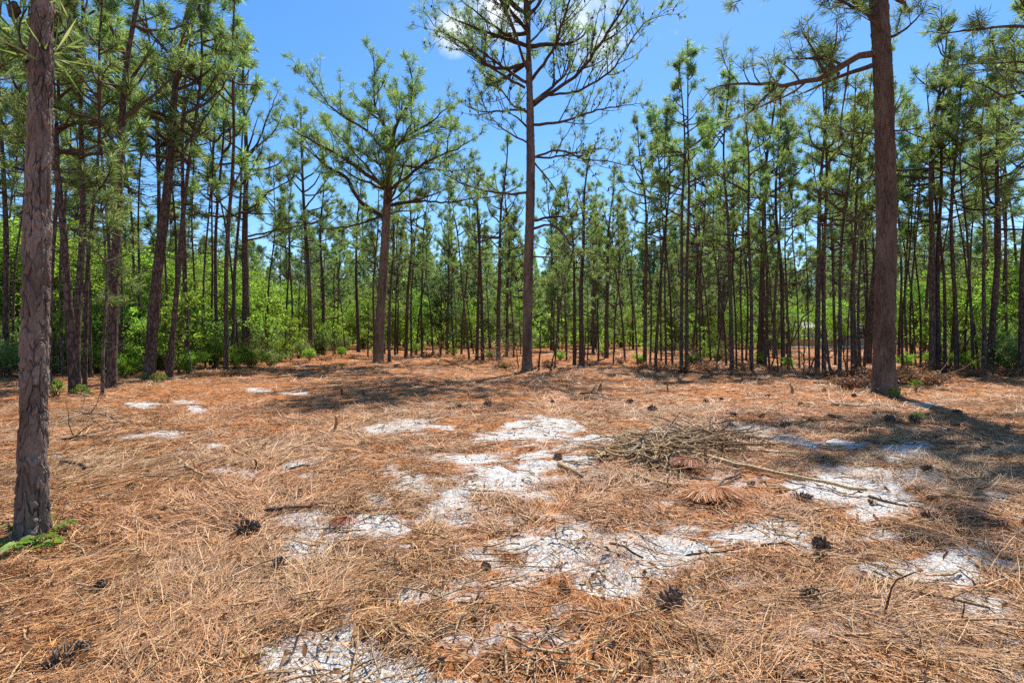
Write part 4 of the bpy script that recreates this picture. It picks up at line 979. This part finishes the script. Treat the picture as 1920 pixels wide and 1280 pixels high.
# leaning and standing dead stems
G3 = 'dead stems standing in the stand'
for a in (
 ([(1337,686),(1300,662),(1259,638)], 3.5, 'wood_grey', 'grey leaning pole right of the centre trunks'),
 ([(1513,702),(1526,672),(1535,640)], 3.5, 'wood_dark', 'thin dark stem leaning right against the paired trunks'),
 ([(1477,694),(1483,660),(1487,600)], 3, 'wood_dark', 'upright thin dark stem before the grey house'),
 ([(1491,700),(1486,665),(1484,640)], 2.5, 'wood_dark', 'short dark stem leaning left before the grey house'),
 ([(1507,698),(1508,640),(1512,560)], 2.5, 'wood_dark', 'slender upright stem in front of the house window'),
 ([(1561,706),(1553,670),(1548,640),(1546,600)], 5, 'wood_dark', 'dark stem crossing right of the paired trunks'),
 ([(1590,704),(1581,670),(1577,620)], 3, 'wood_dark', 'first thin stem left of the thick reddish pine stand'),
 ([(1617,704),(1616,680),(1614,640)], 2.5, 'wood_dark', 'small upright dead stem nearest the thick reddish pine'),
 ([(1447,688),(1452,650),(1466,600),(1475,540)], 3, 'wood_dark', 'arching dead stem left of the grey house'),
 ([(1470,680),(1500,600),(1540,560),(1600,545),(1640,540)], 3, 'wood_dark', 'long bent dead branch arching behind the paired trunks'),
 ([(1009,694),(1012,665),(1014,600)], 4, 'wood_dark', 'thin dead stem just right of the tall centre pine'),
 ([(1033,693),(1040,660),(1046,610)], 3, 'wood_dark', 'crooked thin stem second right of the tall centre pine'),
 ([(972,690),(970,672),(969,655)], 2.5, 'wood_dark', 'short dead stem left of the tall centre pine'),
 ([(1095,690),(1096,660),(1098,620)], 3, 'wood_dark', 'thin dead stem beside the double trunk right of centre'),
 ([(362,703),(352,665),(340,632)], 3, 'wood_grey', 'bare pale leaning stem among the left pines'),
 ([(412,680),(402,665),(393,650)], 4, 'wood_grey', 'pale broken stick leaning in the left bushes'),
 ([(594,664),(597,655),(600,643)], 3, 'wood_grey', 'white broken stick between two pines left of the forked pine'),
 ([(1545,640),(1520,560),(1480,500),(1440,470)], 3, 'wood_dark', 'long curving stem arching over the grey house'),
 ([(1790,690),(1810,650),(1840,610)], 3, 'wood_dark', 'leaning stem in the right stand'),
 ([(1697,1185),(1697,1130),(1690,1085),(1692,1060)], 5, 'wood_dark', 'thin leafless upright stem in the right foreground'),
 ([(1805,1170),(1803,1150),(1801,1125)], 4, 'wood_dark', 'short leafless stem right of the taller leafless stem'),
 ([(627,808),(628,792),(634,778)], 6, 'wood_tan', 'orange splintered stub standing in the left clearing'),
 ([(640,741),(640,728),(644,730)], 4, 'wood_dark', 'small dark stub before the forked pine'),
 ([(684,745),(682,735),(679,730)], 6, 'wood_dark', 'blackish stub right of the small dark stub'),
 ([(705,735),(712,720),(718,712)], 3, 'wood_grey', 'thin twig standing in the shade before the forked pine'),
 ([(1127,736),(1127,728),(1126,718)], 8, 'wood_tan', 'squat tan stub right of the centre shade'),
 ([(1485,738),(1486,728),(1487,718)], 6, 'wood_tan', 'squat tan stub near the pale fallen log'),
 ([(485,878),(485,868),(484,858)], 5, 'wood_dark', 'short blackish stub in the left needles'),
 ([(1251,735),(1252,724),(1254,712)], 4, 'wood_tan', 'thin tan stub behind the brush pile'),
 ([(1322,865),(1321,845),(1322,820)], 8, 'wood_tan', 'upright pale stake in the brush pile')):
    stick(a[0], a[1], a[2], a[3], name='dead_sapling' if a[0][0][1] - a[0][-1][1] > 32 else 'splintered_snag', cat='dead sapling' if a[0][0][1] - a[0][-1][1] > 32 else 'snag', group=G3, stand=True, twigs=2)

# bare twiggy bushes
def bare_bush(px, py, D, H, R, n, matl, label):
    rng = np.random.default_rng(int(px)); x = (px - 960) * D / F; z = float(gh(x, D)); A = Acc()
    for i in range(n):
        a = rng.uniform(0, 6.3); tilt = rng.uniform(.2, 1.2); P = path(rng, [rng.normal(0, .15), rng.normal(0, .15), -.05], [math.cos(a) * tilt, math.sin(a) * tilt, 1], H * rng.uniform(.6, 1.1), 9, -.25, .5)
        A.tube(P, np.linspace(.016, .004, 9), 4)
        for k in range(7):
            q = P[rng.integers(2, 8)]; A.tube(path(rng, q, rng.normal(0, 1, 3) + [0, 0, .4], R * rng.uniform(.2, .5), 5, .1, .5), np.linspace(.008, .003, 5), 3)
    o = link('bare_bush', A.mesh('bare_bush', M[matl])); o.location = (x, D, z); tag(o, label, 'bare bush')
bare_bush(930, 0, 32, 3.3, 1.8, 16, 'wood_grey', 'pale leafless twiggy bush left of the tall centre pine')
bare_bush(1365, 0, 31, 2.6, 1.6, 16, 'wood_tan', 'pinkish dead twiggy bush right of the centre trunks')
bare_bush(1290, 0, 33, 2.2, 1.3, 12, 'wood_tan', 'brown dead twiggy bush behind the pair of slim trunks')

bare_bush(478, 0, 27, 1.6, 1.2, 14, 'wood_tan', 'dry tan twiggy bush among the pale bushes at left')
bare_bush(300, 0, 23, 1.7, 1.0, 10, 'wood_grey', 'grey leafless bush behind the leaning left pines')
bare_bush(155, 0, 22, 1.8, 1.0, 10, 'wood_grey', 'grey leafless bush behind the far left trunks')
bare_bush(1840, 0, 24, 1.6, 1.0, 10, 'wood_tan', 'dry twiggy bush among the right-hand bushes')

# sprays of dead orange needles
def spray(px, py, R, n, label, az):
    rng = np.random.default_rng(int(px)); g = gp(px, py); A = Acc()
    a = az + rng.normal(0, .75, n); L = R * rng.uniform(.6, 1.1, n); h = rng.uniform(.005, .05, n)
    for k in range(n):
        t = np.linspace(0, 1, 4); x = np.cos(a[k]) * L[k] * t; y = np.sin(a[k]) * L[k] * t; z = .055 + h[k] * np.sin(t * 2.4) - .03 * t
        sd = np.array([-math.sin(a[k]), math.cos(a[k]), rng.normal(0, .5)]) * .0018; P = np.stack([x, y, z], 1)
        V = np.concatenate([P - sd, P + sd]); A.add(V, [[i, i + 1, i + 5, i + 4] for i in range(3)])
    o = link('dead_needle_spray', A.mesh('dead_needle_spray', M['deadneedle'], False)); o.location = g; tag(o, label, 'needle spray', 'sprays of dead needles')
spray(1340, 928, .24, 420, 'fan of orange dead needles below the forked branch', -1.5)
spray(1318, 935, .22, 240, 'orange needle fan leaning left of the bigger needle fan', -2.3)
spray(1295, 872, .26, 300, 'rusty needle spray under the long pale branch', -2.6)
spray(655, 985, .16, 120, 'thin orange needle spray on the left sand', -2.2)

# ------------------------------------------------------------------ house and fence glimpsed through the stand
def box(A, x0, x1, y0, y1, z0, z1):
    A.add([[x0, y0, z0], [x1, y0, z0], [x1, y1, z0], [x0, y1, z0], [x0, y0, z1], [x1, y0, z1], [x1, y1, z1], [x0, y1, z1]],
          [[0, 1, 5, 4], [1, 2, 6, 5], [2, 3, 7, 6], [3, 0, 4, 7], [4, 5, 6, 7], [3, 2, 1, 0]])
def house():
    D = 72.; x0 = (1486 - 960) * D / F; g = float(gh(x0, D))
    root = bpy.data.objects.new('house', None); COL.objects.link(root); root.location = (x0, D, g)
    A = Acc(); W = 11.
    box(A, 0, W, 0, 7, -.3, 2.55)
    for k in range(17): box(A, -.012, W + .012, -.02, -.001, -.2 + k * .16, -.2 + k * .16 + .135)   # lapped boards
    link('wall', A.mesh('wall', M['siding'], False), root)
    A = Acc(); e = .4
    A.add([[-e, -e, 2.5], [W + e, -e, 2.5], [W + e, 7 + e, 2.5], [-e, 7 + e, 2.5], [1.6, 3.5, 3.6], [W - 1.6, 3.5, 3.6]], [[0, 1, 5, 4], [2, 3, 4, 5]]); A.add([[-e, -e, 2.5], [-e, 7 + e, 2.5], [1.6, 3.5, 3.6]], [[1, 0, 2]]); A.add([[W + e, -e, 2.5], [W + e, 7 + e, 2.5], [W - 1.6, 3.5, 3.6]], [[0, 1, 2]])
    rf = link('roof', A.mesh('roof', M['roof'], False), root)
    A = Acc(); box(A, -e, W + e, -e - .04, -e, 2.36, 2.52); link('fascia', A.mesh('fascia', M['white'], False), rf)
    for wx in (1.75, 5.2, 8.4):
        A = Acc(); a, b, z0, z1 = wx, wx + 1.1, .95, 2.15
        for q in ((a, b, z0, z0 + .09), (a, b, z1 - .09, z1), (a, a + .09, z0 + .09, z1 - .09), (b - .09, b, z0 + .09, z1 - .09), (a + .09, b - .09, (z0 + z1) / 2 - .03, (z0 + z1) / 2 + .03), ((a + b) / 2 - .025, (a + b) / 2 + .025, z0 + .09, z1 - .09)):
            box(A, q[0], q[1], -.07, -.025, q[2], q[3])
        w = link('window', A.mesh('window_frame', M['white'], False), root)
        A = Acc(); box(A, a + .08, b - .08, -.05, -.022, z0 + .08, z1 - .08); link('pane', A.mesh('window_pane', M['glass'], False), w)
    tag(root, 'grey-sided house with a white-framed window glimpsed through the right stand', 'house')
    D = 62.; xs = (1488 - 960) * D / F; xe = (1700 - 960) * D / F; root = bpy.data.objects.new('plank_fence', None); COL.objects.link(root); root.location = (xs, D, 0)
    A = Acc(); rng = np.random.default_rng(3); x = 0.
    while x < xe - xs:
        g = float(gh(xs + x, D)); h = g + 1.12 + rng.normal(0, .015); box(A, x, x + .13, 0, .022, g + .05, h); x += .142
    link('planks', A.mesh('planks', M['fence'], False), root)
    for k in range(7):
        A = Acc(); q = k * (xe - xs) / 6; g = float(gh(xs + q, D)); box(A, q - .05, q + .05, .026, .12, g - .3, g + 1.2); link('post', A.mesh('post', M['fence'], False), root)
    tag(root, 'low weathered plank fence in front of the grey house', 'fence')
    A = Acc(); D = 58.; n = 30; X = np.linspace((1483 - 960) * D / F, (1690 - 960) * D / F, n); A.tube(np.stack([X, np.full(n, D), gh(X, np.full(n, D)) + .25], 1), np.full(n, .06), 8)
    for k in range(0, n, 4): A.tube(np.array([[X[k], D, float(gh(X[k], D)) - .1], [X[k], D, float(gh(X[k], D)) + .2]]), np.array([.05, .05]), 6)
    o = link('border_rail', A.mesh('border_rail', M['white'])); tag(o, 'low white rail along the yard before the plank fence', 'rail')
house()

# ------------------------------------------------------------------ sky, sun, camera
w = bpy.data.worlds.new('World'); scene.world = w; w.use_nodes = True
nt = w.node_tree; nt.nodes.clear()
out = nt.nodes.new('ShaderNodeOutputWorld'); bg = nt.nodes.new('ShaderNodeBackground'); nt.links.new(bg.outputs[0], out.inputs[0])
st = nt.nodes.new('ShaderNodeTexSky'); st.sky_type = 'NISHITA'; st.sun_disc = False; st.sun_elevation = SUN_EL; st.sun_rotation = SUN_AZ
st.air_density = 1.0; st.dust_density = .3; st.ozone_density = 2.5; st.altitude = 50
hs = nt.nodes.new('ShaderNodeHueSaturation'); hs.inputs['Saturation'].default_value = 1.3; nt.links.new(st.outputs[0], hs.inputs['Color'])
tc = nt.nodes.new('ShaderNodeTexCoord'); vec = tc.outputs['Generated']
mask = None
for (px, py, rad) in ((850, 50, .06), (1085, 45, .10), (935, 15, .07), (1130, 80, .06)):
    d = nrm([(px - 960) / F, 1, (640 - py) / F])
    vm = nt.nodes.new('ShaderNodeVectorMath'); vm.operation = 'DISTANCE'; vm.inputs[1].default_value = d; nt.links.new(vec, vm.inputs[0])
    m_ = math_(nt, 'SUBTRACT', 1., math_(nt, 'DIVIDE', vm.outputs['Value'], rad), clamp=True)
    mask = m_ if mask is None else math_(nt, 'MAXIMUM', mask, m_)
nz = noise(nt, vec, 9, 7, .6)
cm = ramp(nt, math_(nt, 'ADD', math_(nt, 'MULTIPLY', mask, .75), math_(nt, 'MULTIPLY', math_(nt, 'SUBTRACT', nz, .5), 1.3)), [(.24, (0, 0, 0)), (.85, (1, 1, 1))])
skyc = mixc(nt, cm, hs.outputs[0], (7., 7.1, 7.3, 1))
nt.links.new(skyc, bg.inputs['Color']); bg.inputs['Strength'].default_value = .115

sl = bpy.data.lights.new('sun', 'SUN'); sl.energy = 4.6; sl.angle = math.radians(.5); sl.color = (1., .95, .86)
so = bpy.data.objects.new('sun', sl); COL.objects.link(so)
sd = Vector((math.sin(SUN_AZ) * math.cos(SUN_EL), math.cos(SUN_AZ) * math.cos(SUN_EL), math.sin(SUN_EL)))
so.rotation_euler = sd.to_track_quat('Z', 'Y').to_euler(); so.location = sd * 50

cam = bpy.data.cameras.new('camera'); cam.sensor_width = 36; cam.lens = 36 * F / 1920; cam.clip_end = 3000; cam.clip_start = .05
co = bpy.data.objects.new('camera', cam); COL.objects.link(co); co.location = (0, 0, CAM_H); co.rotation_euler = (math.radians(90), 0, 0); scene.camera = co

vs = scene.view_settings; scene.display_settings.display_device = 'sRGB'
vs.view_transform = 'Standard'; vs.look = 'None'; vs.exposure = .80; vs.gamma = 1; vs.use_curve_mapping = False
cy = scene.cycles; cy.max_bounces = 6; cy.diffuse_bounces = 4; cy.glossy_bounces = 2; cy.transmission_bounces = 4; cy.transparent_max_bounces = 4; cy.use_denoising = False
cy.sample_clamp_indirect = 6; cy.caustics_reflective = False; cy.caustics_refractive = False
